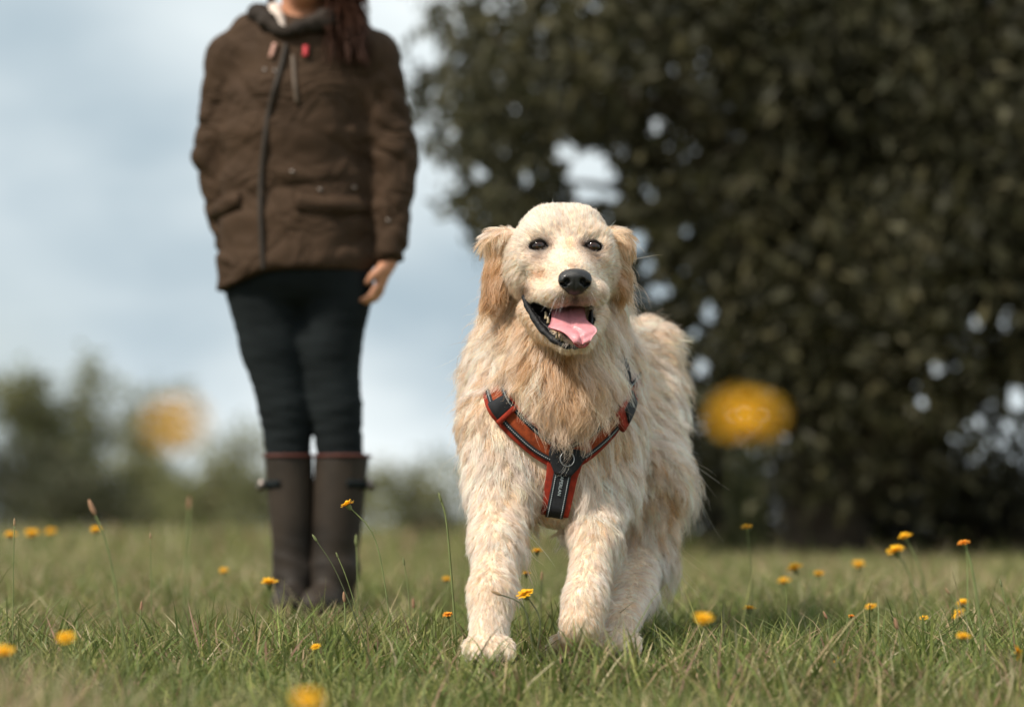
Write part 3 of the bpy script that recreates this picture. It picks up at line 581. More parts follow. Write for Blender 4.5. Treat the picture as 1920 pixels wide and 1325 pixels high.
def lathe(prof, n=10):
    prof = np.array(prof, float); a = np.linspace(0, 2 * np.pi, n, endpoint=False)
    V = np.stack([np.outer(prof[:, 0], np.cos(a)), np.outer(prof[:, 0], np.sin(a)), np.repeat(prof[:, 1:2], n, 1)], 2).reshape(-1, 3); F = []
    for i in range(len(prof) - 1): k = np.arange(n); F.append(np.stack([i * n + k, i * n + (k + 1) % n, (i + 1) * n + (k + 1) % n, (i + 1) * n + k], 1))
    return npmesh('calyx', V, np.concatenate(F))
CAL = lathe([(0.0004, -0.0105), (0.0022, -0.0095), (0.0040, -0.0065), (0.0046, -0.0030), (0.0052, 0.0004), (0.0003, 0.0010)]); CAL.materials.append(m_cal)
BUDM = [lathe([(0.0003, -0.010), (0.0024, -0.008), (0.0036, -0.003), (0.0032, 0.002), (0.0022, 0.006), (0.0006, 0.0085), (0.0001, 0.0088)]) for _ in range(3)]
for bm_, mm in zip(BUDM, (m_bud, m_budp, m_cal)): bm_.materials.append(mm)
for h_ in HEADS[:3]: h_.materials.append(m_petal)
HEADS[3].materials.append(m_petal2)
fr = random.Random(9)
def stalk(kind, px, py, Y, bpx, label, size=1.0, tilt=0.45, mid=None, head=None, thick=1.0, dark=False, bud=0, group=None, dy=0.0):
    top = P(px, py, Y); base = np.array([(bpx - 960) * Y / FPX, Y + dy, 0.0]); base[2] = float(gz(base[0], base[1]))
    t = thing('wildflower' if kind == 'f' else 'flower_bud', base, label, 'flower' if kind == 'f' else 'flower bud', group or ('yellow wildflowers in the grass' if kind == 'f' else 'flower buds on bare stalks'))
    m1 = (P(*mid, Y) if mid else base * 0.45 + top * 0.55 + np.array([0.22 * (base[0] - top[0]), 0, 0.02]) ); m0 = base * 0.75 + m1 * 0.25 + np.array([0.05 * (base[0] - top[0]), 0, 0])
    pts = spline([base - np.array([0, 0, 0.005]), m0, m1, top], 16); d = nrm(pts[-1] - pts[-2])
    v, f = tube(pts, np.linspace(0.00125, 0.00085, 16) * thick, 6); add_obj('stem', npmesh('stem', v - base, f), m_stem2 if dark else m_stem, t)
    az = fr.random() * 6.28; ax = nrm(d * 0.8 + np.array([0.12 * math.cos(az), -tilt, 0.45 + 0.1 * math.sin(az)])) if kind == 'f' else d
    R = Vector(ax).to_track_quat('Z', 'Y').to_euler(); s = size * (0.95 + 0.1 * fr.random())
    if kind == 'f':
        o = add_obj('petals', HEADS[fr.randrange(3) if head is None else head], None, t, top - base); o.rotation_euler = R; o.scale = (s,) * 3
        o = add_obj('calyx', CAL, None, t, top - base); o.rotation_euler = R; o.scale = (s,) * 3
    else:
        o = add_obj('bud', BUDM[bud], None, t, top - base); o.rotation_euler = R; o.scale = (0.66 * s, 0.66 * s, 0.85 * s)
for a in (
    (652, 946, 3.90, 738, 'sharp yellow flower on a long curved stalk in front of the right boot', 1.0, 0.15, (705, 1015)),
    (985, 1113, 3.78, 1003, 'sharp yellow flower between the dog\'s forelegs, low in the grass', 1.1, 0.45, (1012, 1160), None, 1.1, True),
    (1573, 1241, 3.80, 1606, 'small yellow flower low in the sharp grass near the bottom right', 0.8, 0.3),
    (1597, 1155, 4.05, 1596, 'tiny orange flower standing upright right of the dog in the grass', 0.55, 0.2, None, 3),
    (1808, 1018, 3.55, 1850, 'pale orange flower on the tallest thick stalk at the right', 0.8, 0.2, (1826, 1085), 3, 1.9),
    (1680, 1032, 4.95, 1722, 'blurred yellow flower, lower left one of the pair left of the tall orange flower', 1.5, 0.3, None, None, 1.8),
    (1697, 1006, 5.00, 1742, 'blurred yellow flower, upper right one of the pair left of the tall orange flower', 1.2, 0.3, None, None, 1.6),
    (1907, 1224, 3.60, 1898, 'yellow flower at the right edge of the picture near the bottom', 1.0, 0.4),
    (1320, 1160, 2.95, 1330, 'round blurred yellow flower in the grass just right of the dog\'s hind paw', 0.95, 0.6),
    (1405, 1141, 4.45, 1408, 'flat yellow flower in the grass right of the round blurred one', 1.0, 0.1),
    (1400, 988, 4.80, 1412, 'blurred dull yellow flower high on a thin stalk right of the dog\'s haunch', 1.0, 0.2),
    (1490, 1065, 5.30, 1530, 'blurred yellow flower, rightmost bright one of the three behind the haunch', 1.4, 0.3),
    (1470, 1090, 5.60, 1476, 'faint blurred yellow flower low before the tree trunk', 1.3, 0.3),
    (1535, 1075, 5.40, 1540, 'small faint yellow flower before the dark trunk', 1.0, 0.3),
    (1633, 1137, 4.60, 1640, 'blurred yellow flower in the grass below the blurred pair', 1.0, 0.3),
    (1805, 1130, 4.70, 1815, 'yellow flower, upper one of two close together at the right', 1.1, 0.3),
    (1798, 1152, 4.60, 1806, 'yellow flower, lower one of two close together at the right', 1.2, 0.3),
    (1806, 1193, 3.25, 1808, 'soft yellow flower low at the right under the close pair', 0.75, 0.4),
    (1007, 1033, 4.70, 1010, 'yellow flower seen between the dog\'s legs, the higher one', 0.95, 0.15),
    (987, 1075, 4.40, 988, 'dull yellow flower seen between the dog\'s legs, the lower one', 0.75, 0.15),
    (840, 1152, 4.15, 843, 'small orange flower left of the dog\'s front paw', 0.75, 0.5, None, 3),
    (838, 1086, 5.40, 836, 'faint blurred yellow flower just left of the dog\'s foreleg', 0.9, 0.3),
    (505, 1092, 4.75, 505, 'blurred orange yellow flower in front of the left boot', 1.35, 0.3),
    (420, 1070, 5.70, 420, 'faint yellow flower in the grass left of the boots', 1.0, 0.4),
    (123, 1195, 2.90, 124, 'round blurred yellow flower low at the left', 0.95, 0.6),
    (8, 1222, 2.85, 12, 'blurred yellow flower cut by the left edge of the picture', 0.95, 0.6),
    (180, 993, 5.60, 186, 'yellow flower at the far edge of the meadow on the left', 1.1, 0.4),
    (60, 1000, 6.40, 62, 'faint yellow flower at the meadow\'s far edge near the left side', 1.7, 0.4),
    (20, 1003, 6.00, 20, 'faint yellow flower at the meadow\'s far edge by the left border', 1.2, 0.4),
    (95, 996, 7.20, 96, 'palest yellow flower at the meadow\'s far edge on the left', 1.5, 0.4),
    (1610, 1058, 6.00, 1612, 'very faint yellow flower before the shade under the tree', 1.3, 0.4),
    (1732, 1158, 4.30, 1734, 'small dull yellow flower half hidden in grass at the right', 0.7, 0.4),
    (592, 1212, 3.60, 594, 'half hidden yellow flower low in the grass left of the dog', 0.6, 0.5),
    (1400, 786, 1.25, 1395, 'huge blurred yellow flower close to the lens, right of the dog', 1.25, 0.8, None, 0, 0.6),
    (330, 795, 1.12, 345, 'large blurred orange flower close to the lens, left of the person', 0.9, 0.8, (336, 880), 1, 0.7),
    (575, 1312, 2.0, 580, 'blurred yellow flower at the bottom edge below the boots', 1.0, 0.6)): stalk('f', *a)
for a in (
    (930, 1111, 3.78, 1001, 'brown bud lying out sideways before the dog\'s front leg', 1.25, 0, (982, 1138), None, 1.2, True, 0),
    (590, 1008, 3.95, 692, 'pale bud on a leaning stalk over the right boot, the left one', 1.0, 0, (632, 1075), None, 1.0, True, 2),
    (632, 1040, 3.97, 694, 'tiny pale bud on a leaning stalk over the right boot, the right one', 0.7, 0, (652, 1090), None, 0.9, False, 2),
    (668, 1012, 4.55, 672, 'blurred pale bud upright beside the right boot', 1.5, 0, None, None, 1.3, False, 2),
    (645, 1118, 4.00, 648, 'reddish upright bud in the grass below the boots', 1.2, 0, None, None, 1.5, False, 1),
    (825, 932, 4.12, 856, 'pale bud on a straight green stalk leaning on the dog\'s foreleg', 1.15, 0, (838, 985), None, 1.7, False, 2),
    (172, 950, 3.45, 248, 'pinkish bud on a tall leaning stalk at the left', 1.6, 0, (205, 1040), None, 1.5, False, 1),
    (355, 942, 2.95, 342, 'soft pink bud on a tall upright stalk left of the boots', 1.1, 0, (352, 1020), None, 1.4, False, 1),
    (1876, 1092, 3.80, 1912, 'slim green bud on a bent stalk near the right edge', 0.9, 0, (1890, 1150), None, 1.1, False, 2),
    (1680, 1168, 3.55, 1690, 'pale pink bud in the grass at the right', 1.2, 0, None, None, 1.3, False, 1),
    (1547, 1152, 4.05, 1556, 'small pinkish bud left of the tiny orange flower', 1.0, 0, None, None, 1.2, False, 1),
    (1618, 1172, 4.25, 1622, 'blurred pale bud beside the tiny orange flower', 1.2, 0, None, None, 1.3, False, 2),
    (1776, 1107, 4.50, 1800, 'round brown bud left of the close pair of flowers', 1.0, 0, None, None, 1.2, False, 0),
    (265, 1134, 3.85, 262, 'tiny red bud in the grass at the left', 0.9, 0, None, None, 0.9, False, 1),
    (27, 978, 3.95, 24, 'small brown bud at the left edge of the picture', 0.9, 0, None, None, 0.9, False, 0),
    (282, 1004, 4.30, 284, 'thin brown bud on a fine stalk left of the boots', 0.8, 0, None, None, 0.8, False, 0),
    (1016, 1078, 4.55, 1014, 'dark bud seen between the dog\'s legs', 1.2, 0, None, None, 1.1, True, 0),
    (757, 1052, 4.20, 770, 'greenish bud on a forked stalk left of the dog', 0.9, 0, None, None, 1.0, False, 2),
    (775, 1130, 4.45, 778, 'reddish bud in the grass left of the dog\'s foreleg', 1.3, 0, None, None, 1.2, False, 1)): stalk('b', *a)
# ------------------------------------------------------------------ the dog
DOG = thing('dog', (0.10, 4.30, 0.0), 'wet cream golden long-haired dog walking towards the viewer with its tongue out', 'dog')
DB = np.array(DOG.location)
BK = nrm((0.24, 0.97, 0.0)); DN = np.array([0, 0, -1.0]); SD = np.array([0.97, -0.24, 0])
def at(L, flow, lift=0.35, gold=0.3, clump=0.6, den=1.0): return dict(L=L, flow=np.asarray(flow, float), lift=lift, gold=gold, clump=clump, den=den)
A_HEAD = at(0.0135, (0, 0, 0), 0.17, 0.14, 0.65, 2.4)
A_MUZ = at(0.0060, (0, 0, 0), 0.22, 0.0, 0.10, 3.0)
A_CHEEK = at(0.016, (0, 0.3, -0.5), 0.30, 0.12, 0.5, 2.0)
A_EARTOP = at(0.026, (0, 0.2, -0.9), 0.34, 0.18, 0.7, 1.8)
A_EAR = at(0.034, (0, 0.05, -1), 0.20, 1.12, 0.7, 1.8)
A_NECK = at(0.072, (0, 0.05, -1), 0.50, 0.48, 0.97, 1.2)
A_CHEST = at(0.070, (0, -0.05, -1), 0.46, 0.38, 0.97, 1.2)
A_BODY = at(0.044, 0.75 * BK + 0.65 * DN, 0.42, 0.34, 0.95)
A_BACK = at(0.044, 0.95 * BK + 0.10 * DN, 0.55, 0.30, 0.95)
A_RUMP = at(0.052, 0.70 * BK + 0.35 * DN + 0.25 * SD, 0.72, 0.30, 0.95)
A_SHO = at(0.036, (0, 0.25, -1), 0.42, 0.22, 0.94)
A_ARM = at(0.022, (0, 0.1, -1), 0.36, 0.10, 0.75, 1.3)
A_LEG = at(0.013, (0, 0.1, -1), 0.34, 0.03, 0.6, 1.6)
A_PAW = at(0.010, (0, -0.7, -0.7), 0.30, 0.12, 0.4, 2.0)
A_THI = at(0.038, 0.35 * BK + DN, 0.48, 0.26, 0.95)
A_TAIL = at(0.060, BK + 0.6 * DN, 0.40, 0.40, 0.7)

D = Field(ramp(-0.20, 0.48, [(-0.06, 0.006), (0.24, 0.0032), (9, 0.006)]), ramp(3.70, 5.50, [(3.86, 0.006), (4.20, 0.0032), (9, 0.007)]),
          ramp(-0.02, 0.80, [(0.49, 0.006), (9, 0.0032)]))
# trunk
D.add(ell((0.095, 4.42, 0.430), (0.120, 0.26, 0.160), axes(BK)), 0.03, A_BODY)
D.add(ell((0.062, 4.24, 0.395), (0.118, 0.17, 0.140), axes(BK)), 0.04, A_CHEST)
D.add(cone((0.085, 4.27, 0.515), (0.160, 4.54, 0.535), 0.075, 0.075), 0.05, A_BACK)
D.add(ell((0.172, 4.62, 0.492), (0.108, 0.150, 0.120), axes(BK)), 0.05, A_RUMP)
D.add(ell((0.250, 4.66, 0.555), (0.056, 0.075, 0.050)), 0.03, A_RUMP)                    # hip under the root of the tail
D.add(cone((0.12, 4.46, 0.42), (0.185, 4.60, 0.43), 0.112, 0.112), 0.05, A_BODY)
# neck, ruff and prosternum
D.add(cone(P(1050, 550, 4.20), P(1036, 690, 4.25), 0.092, 0.122), 0.05, A_NECK)
D.add(cone(P(1056, 615, 4.13), P(1040, 740, 4.14), 0.066, 0.088), 0.05, A_NECK)
D.add(ell(P(1040, 790, 4.13), (0.100, 0.075, 0.100)), 0.05, A_CHEST)
D.add(ell(P(1045, 905, 4.12), (0.062, 0.060, 0.078)), 0.04, A_CHEST)
# shoulders and forelegs
def limb(pts, rad, attrs, k=0.02):
    for i in range(len(pts) - 1): D.add(cone(pts[i], pts[i + 1], rad[i], rad[i + 1]), k, attrs[i])
D.add(ell((-0.000, 4.21, 0.440), (0.060, 0.085, 0.125), axes((0.1, 1, 0.2))), 0.05, A_SHO)
D.add(ell((0.160, 4.26, 0.435), (0.055, 0.085, 0.120), axes((0.1, 1, 0.2))), 0.05, A_SHO)
limb([(-0.018, 4.13, 0.40), (-0.022, 4.09, 0.295), (-0.028, 3.985, 0.195), (-0.034, 3.90, 0.115), (-0.037, 3.865, 0.060)],
     [0.064, 0.048, 0.034, 0.029, 0.029], [A_SHO, A_ARM, A_LEG, A_LEG], 0.03)
limb([(0.168, 4.22, 0.40), (0.158, 4.17, 0.30), (0.138, 4.08, 0.205), (0.119, 3.985, 0.100), (0.113, 3.968, 0.062)],
     [0.056, 0.043, 0.032, 0.028, 0.030], [A_SHO, A_ARM, A_LEG, A_LEG], 0.03)
def paw(c, fwd, s=1.0, attr=A_PAW):
    f = nrm(fwd); r = nrm(np.cross(f, (0, 0, 1))); c = np.asarray(c, float)
    D.add(ell(c, (0.034 * s, 0.045 * s, 0.026 * s), axes(f)), 0.015, attr)
    for i, (o, l) in enumerate(((-0.027, 0.030), (-0.010, 0.043), (0.010, 0.043), (0.027, 0.030))):
        D.add(cone(c + r * o * s + f * 0.012 * s + np.array([0, 0, 0.004]), c + r * o * 1.1 * s + f * l * s + np.array([0, 0, -0.006 * s]), 0.014 * s, 0.0125 * s), 0.005, attr)
paw((-0.037, 3.850, 0.030), (-0.02, -1, -0.05))
# lifted left forefoot: folded back under the wrist, toes trailing
A_PAD = at(0.008, (0, 0.4, -1), 0.3, 0.5, 0.4, 1.6)
D.add(cone((0.113, 3.972, 0.062), (0.101, 4.020, 0.030), 0.030, 0.027), 0.012, A_PAD)
for i, o in enumerate((-0.024, -0.008, 0.008, 0.024)):
    D.add(cone((0.101 + o, 4.018, 0.030), (0.092 + o * 1.1, 4.052, 0.013), 0.014, 0.012), 0.006, A_PAD)
# hind legs
limb([(0.226, 4.60, 0.450), (0.240, 4.43, 0.315), (0.232, 4.41, 0.165), (0.212, 4.24, 0.100), (0.184, 4.09, 0.056)],
     [0.094, 0.066, 0.038, 0.030, 0.027], [A_THI, A_THI, A_LEG, A_LEG], 0.035)
paw((0.178, 4.055, 0.030), (-0.1, -1, -0.05), 0.95)
limb([(0.150, 4.68, 0.440), (0.155, 4.64, 0.300), (0.160, 4.76, 0.220), (0.166, 4.88, 0.160), (0.164, 4.83, 0.060)],
     [0.092, 0.066, 0.044, 0.032, 0.029], [A_THI, A_THI, A_LEG, A_LEG], 0.035)
paw((0.162, 4.80, 0.030), (-0.1, -1, -0.05), 0.95)
# tail
limb([(0.215, 4.72, 0.555), (0.250, 4.88, 0.590), (0.295, 5.04, 0.58), (0.345, 5.18, 0.54)], [0.045, 0.030, 0.022, 0.012], [A_TAIL] * 3, 0.02)

# head
D.add(ell(P(1053, 472, 4.110), (0.0860, 0.098, 0.0680)), 0.02, A_HEAD)
for px in (1024, 1088):                                                                    # forehead: two low domes with a furrow between
    D.add(ell(P(px, 438, 4.078), (0.041, 0.056, 0.0450)), 0.016, A_HEAD)
D.add(ell(P(1056, 434, 4.090), (0.050, 0.060, 0.0400)), 0.020, A_HEAD)
D.add(ell(P(993, 505, 4.095), (0.040, 0.056, 0.052)), 0.025, A_CHEEK)
D.add(ell(P(1117, 505, 4.100), (0.036, 0.056, 0.052)), 0.025, A_CHEEK)
D.add(cone(P(1061, 502, 4.05), P(1077, 528, 3.962), 0.052, 0.038), 0.020, A_MUZ)          # muzzle
D.add(cone(P(1061, 468, 4.035), P(1077, 510, 3.952), 0.020, 0.0195), 0.014, A_MUZ)        # bridge of the nose
D.add(ell(P(1012, 547, 4.020), (0.0225, 0.045, 0.021), axes((0.25, -1, 0))), 0.014, A_MUZ)
D.add(ell(P(1119, 543, 4.026), (0.0190, 0.045, 0.021), axes((-0.1, -1, 0))), 0.02, A_MUZ)
for px, o in ((1008, -1), (1114, 1)):                                                     # brow ridges, cheekbones, fill below the eyes
    D.add(ell(P(px, 438, 4.036), (0.026, 0.018, 0.0110)), 0.020, A_HEAD)
    D.add(ell(P(px + 6 * o, 487, 4.030), (0.026, 0.026, 0.017)), 0.014, A_HEAD)
    D.add(ell(P(1061 + 38 * o, 503, 4.030), (0.028, 0.045, 0.030)), 0.020, A_MUZ)
    D.add(ell(P(px + 16 * o, 462, 4.035), (0.016, 0.022, 0.018)), 0.012, A_HEAD)
# lower jaw
A_JAW = at(0.012, (0, 0.6, -0.5), 0.3, 0.35, 0.3, 2.4)
D.add(cone(P(996, 582, 4.055), P(1063, 642, 3.972), 0.022, 0.0145), 0.012, A_JAW)
D.add(cone(P(1117, 585, 4.060), P(1092, 640, 3.974), 0.020, 0.0145), 0.012, A_JAW)
D.add(ell(P(1077, 642, 3.978), (0.025, 0.028, 0.0125)), 0.012, A_JAW)
D.add(ell(P(1060, 622, 4.07), (0.052, 0.07, 0.030)), 0.03, A_JAW)
# mouth cavity
D.sub(cone(P(1062, 590, 4.06), P(1075, 608, 3.955), 0.026, 0.0235), 0.006)
D.sub(ell(P(1026, 586, 4.00), (0.022, 0.040, 0.018), axes((0.5, -1, -0.6))), 0.006)
D.sub(ell(P(1103, 590, 4.00), (0.011, 0.040, 0.018)), 0.006)
D.sub(ell(P(1078, 622, 3.95), (0.020, 0.025, 0.010)), 0.005)
# the flews hang over the mouth on either side of the notch below the nose
D.add(ell(P(1044, 550, 3.968), (0.0305, 0.046, 0.0225), axes((0.18, -1, 0.02), (-0.18, 0, 1))), 0.010, A_MUZ)
D.add(ell(P(1110, 549, 3.968), (0.0285, 0.044, 0.0225), axes((0.05, -1, 0.02), (0.18, 0, 1))), 0.010, A_MUZ)
D.add(ell(P(1016, 556, 4.005), (0.0190, 0.036, 0.0135), axes((0.30, -1, 0), (0.25, 0, 1))), 0.012, A_MUZ)
# eye sockets
EYES = [P(1010, 462, 4.0180), P(1112, 463, 4.0160)]
for e in EYES: D.sub(ell(e + np.array([0, -0.006, 0]), (0.0146, 0.013, 0.0085)), 0.004)
# ears: a thick folded root and a flap hanging down
D.add(ell(P(938, 453, 4.130), (0.028, 0.032, 0.019), axes((-0.3, -1, 0), (-0.45, 0, 1))), 0.02, A_EARTOP)
D.add(cone(P(930, 470, 4.125), P(916, 566, 4.120), 0.012, 0.008), 0.012, A_EAR)
D.add(cone(P(944, 470, 4.115), P(938, 545, 4.105), 0.011, 0.008), 0.012, A_EAR)
D.add(ell(P(1155, 453, 4.135), (0.024, 0.032, 0.019), axes((0.3, -1, 0), (0.45, 0, 1))), 0.02, A_EARTOP)
D.add(cone(P(1164, 466, 4.128), P(1164, 545, 4.125), 0.013, 0.010), 0.012, A_EAR)
D.add(cone(P(1154, 470, 4.118), P(1156, 535, 4.105), 0.011, 0.008), 0.012, A_EAR)

DV, DQ = D.mesh(3)
DNRM = vnormals(DV, DQ)
# per-vertex coat, blended from the shapes the surface came from
dist = np.stack([fn(DV[:, 0], DV[:, 1], DV[:, 2]) for fn, a in D.prims], 1)
wt = np.exp(-(dist - dist.min(1, keepdims=True)) / 0.010); wt /= wt.sum(1, keepdims=True)
def blend(key): return wt @ np.array([np.atleast_1d(a[key]) for fn, a in D.prims])
vL = blend('L')[:, 0]; vlift = blend('lift')[:, 0]; vgold = blend('gold')[:, 0]; vclump = blend('clump')[:, 0]; vden = blend('den')[:, 0]; vflow = blend('flow')
headish = np.zeros(len(DV))
for i, (fn, a) in enumerate(D.prims):
    if a is A_HEAD or a is A_MUZ: headish += wt[:, i]
    if a is A_CHEEK: headish += 0.5 * wt[:, i]
NOSE = P(1078, 520, 3.915)
rad_flow = nrm(DV - NOSE - np.array([0, 0.01, 0.0]))
vflow = vflow + headish[:, None] * rad_flow
# feathering on the backs of the legs and the breeches
back = np.clip(DNRM @ BK, 0, 1); low = np.clip((0.40 - DV[:, 2]) / 0.1, 0, 1) * np.clip((DV[:, 2] - 0.05) / 0.1, 0, 1)
legw = np.zeros(len(DV))
for i, (fn, a) in enumerate(D.prims):
    if any(a is q for q in (A_LEG, A_ARM, A_SHO, A_THI)): legw += wt[:, i]
vL = vL * (1 + 2.2 * back * low * legw)
side = np.clip(DNRM[:, 0], 0, 1)
vL = vL * (1 + 0.6 * side * legw * low)
vflow = vflow + (back * low * legw)[:, None] * (0.5 * BK)
# upper chest ruff hangs over the harness; under the chin it is longer and darker gold
belly = np.clip(-DNRM[:, 2], 0, 1) * np.clip((0.42 - DV[:, 2]) / 0.1, 0, 1) * np.clip((DV[:, 2] - 0.2) / 0.05, 0, 1)
vL = vL * (1 - 0.35 * belly)

# mouth lining, lips and eye rims are black skin without hair
mouth = np.zeros(len(DV))
for prim in (cone(P(1062, 585, 4.06), P(1075, 606, 3.945), 0.028, 0.0258), ell(P(1024, 587, 3.998), (0.0245, 0.043, 0.0200), axes((0.5, -1, -0.6))),
             ell(P(1103, 590, 3.99), (0.0130, 0.045, 0.0200)), ell(P(1078, 622, 3.945), (0.022, 0.03, 0.0115))):
    mouth = np.maximum(mouth, (prim[2](DV[:, 0], DV[:, 1], DV[:, 2]) < 0.0012).astype(float))
eyer = np.zeros(len(DV))
for e in EYES:
    q = (DV - e - np.array([0, -0.006, 0])) / np.array([0.0172, 0.02, 0.0120]); eyer = np.maximum(eyer, (np.linalg.norm(q, axis=1) < 1).astype(float))
nosem = np.zeros(len(DV))
for pr in (ell(P(1078, 519, 3.928), (0.0262, 0.021, 0.0135)), ell(P(1078, 534, 3.928), (0.0190, 0.019, 0.0165))):
    nosem = np.maximum(nosem, (pr[2](DV[:, 0], DV[:, 1], DV[:, 2]) < 0.0005).astype(float))
bald = np.clip(mouth + eyer + nosem, 0, 1)
# markings of the face: dark rims and tear lines, peach patches, grey whisker bed
MARKS = ((1010, 461, 4.01, 22, 14, (0.03, 0.02, 0.015)), (1112, 463, 4.01, 21, 14, (0.03, 0.02, 0.015)), (1006, 482, 4.01, 18, 12, (0.45, 0.38, 0.34)), (1116, 483, 4.01, 15, 12, (0.45, 0.38, 0.34)),
                             (1026, 452, 4.0, 13, 11, (0.25, 0.17, 0.12)), (1097, 453, 4.0, 12, 11, (0.25, 0.17, 0.12)), (994, 462, 4.02, 9, 5, (0.5, 0.38, 0.3)), (1128, 464, 4.02, 8, 5, (0.5, 0.38, 0.3)),
                             (1078, 564, 3.95, 13, 13, (0.06, 0.055, 0.055)), (1056, 562, 3.94, 18, 14, (0.45, 0.42, 0.40)), (1100, 562, 3.94, 16, 14, (0.45, 0.42, 0.40)), (984, 548, 4.03, 11, 14, (0.20, 0.14, 0.10)),
                             (1009, 517, 4.02, 12, 9, (0.80, 0.55, 0.36)), (1068, 456, 4.0, 10, 16, (0.96, 0.80, 0.62)), (1064, 493, 3.98, 16, 10, (0.95, 0.84, 0.70)), (1072, 498, 3.95, 10, 5, (0.7, 0.62, 0.56)),
                             (1130, 555, 4.0, 8, 16, (0.6, 0.45, 0.32)), (1062, 700, 4.05, 55, 50, (0.80, 0.66, 0.48)), (1070, 800, 4.03, 50, 50, (0.86, 0.72, 0.54)), (945, 600, 4.08, 24, 45, (0.82, 0.66, 0.46)), (1158, 600, 4.08, 22, 45, (0.82, 0.66, 0.46)), (915, 560, 4.08, 14, 45, (0.72, 0.52, 0.36)), (1172, 545, 4.08, 12, 40, (0.66, 0.44, 0.27)))
def tint_at(p):
    v = np.ones((len(p), 3))
    for px, py, Y, rx, rz, c in MARKS:
        c0 = P(px, py, Y); s1 = Y / FPX; q = ((p[:, 0] - c0[0]) / (rx * s1))**2 + ((p[:, 2] - c0[2]) / (rz * s1))**2 + ((p[:, 1] - c0[1]) / 0.07)**2
        v *= 1 + (np.array(c) - 1) * np.exp(-q)[:, None]
    return v
vtint = tint_at(DV)
skin = np.where(bald[:, None] > 0, np.array([[0.012, 0.011, 0.012]]), np.array([[0.74, 0.58, 0.42]]) * (1 - 0.3 * vgold[:, None]) * vtint)
me = npmesh('body', DV - DB, DQ); vcol(me, 'col', skin)
m_skin = mat_simple('dog_skin', (0, 0, 0), 0.45, 0.15, 60, attr='col', spec=0.4)
body = add_obj('body', me, m_skin, DOG)
BVH = BVHTree.FromPolygons([Vector(v) for v in DV], DQ.tolist())

# ---- fur material
def mat_fur(name, mixd=0.50):
    m = bpy.data.materials.new(name); m.use_nodes = True; nt = m.node_tree; N, L = nt.nodes, nt.links; N.remove(N['Principled BSDF'])
    h = N.new('ShaderNodeBsdfHairPrincipled'); h.model = 'CHIANG'; h.parametrization = 'COLOR'
    h.inputs['Roughness'].default_value = 0.5; h.inputs['Radial Roughness'].default_value = 0.7; h.inputs['IOR'].default_value = 1.42
    h.inputs['Coat'].default_value = 0.0; h.inputs['Random Roughness'].default_value = 0.2
    a = N.new('ShaderNodeAttribute'); a.attribute_name = 'col'; L.new(a.outputs['Color'], h.inputs['Color'])
    d = N.new('ShaderNodeBsdfDiffuse'); L.new(a.outputs['Color'], d.inputs[0]); t = N.new('ShaderNodeBsdfTranslucent'); L.new(a.outputs['Color'], t.inputs[0])
    m1 = N.new('ShaderNodeMixShader'); m1.inputs[0].default_value = 0.25; L.new(d.outputs[0], m1.inputs[1]); L.new(t.outputs[0], m1.inputs[2])
    m2 = N.new('ShaderNodeMixShader'); m2.inputs[0].default_value = mixd; L.new(h.outputs[0], m2.inputs[1]); L.new(m1.outputs[0], m2.inputs[2])
    L.new(m2.outputs[0], N['Material Output'].inputs[0]); return m
m_fur = mat_fur('dog_fur')

# ---- sampling roots
def sample_roots(n, weight):
    tri = np.concatenate([DQ[:, [0, 1, 2]], DQ[:, [0, 2, 3]]])
    ar = 0.5 * np.linalg.norm(np.cross(DV[tri[:, 1]] - DV[tri[:, 0]], DV[tri[:, 2]] - DV[tri[:, 0]]), axis=1)
    w = ar * weight[tri].mean(1); cs = np.cumsum(w); cs /= cs[-1]
    f = np.searchsorted(cs, rng.random(n)); t = tri[f]
    u, v = rng.random(n), rng.random(n); fl = u + v > 1; u[fl], v[fl] = 1 - u[fl], 1 - v[fl]
    B = np.stack([1 - u - v, u, v], 1)
    return t, B
def interp(arr, t, B):
    return np.einsum('nk,nk...->n...', B, arr[t])
STRAPS = []     # filled by the harness: (centre points, half width) that flatten the coat
CREAM = np.array([0.975, 0.81, 0.70]); GOLD = np.array([0.88, 0.59, 0.36]); DGOLD = np.array([0.50, 0.235, 0.075])
def wave(p, s, ph):
    return np.sin(p[:, 0] * s + ph) * np.cos(p[:, 2] * s * 0.8 + 1.3 * ph) + 0.6 * np.sin(p[:, 1] * s * 1.3 + p[:, 2] * s * 0.7 + 2.1 * ph)
def strap_dist(p):
    d = np.full(len(p), 9.0)
    for c, hw in STRAPS:
        c = c[::3]
        for i in range(len(c) - 1):
            ab = c[i + 1] - c[i]; tt = np.clip(((p - c[i]) @ ab) / (ab @ ab), 0, 1)
            d = np.minimum(d, np.linalg.norm(p - c[i] - tt[:, None] * ab, axis=1) - hw)
    return d
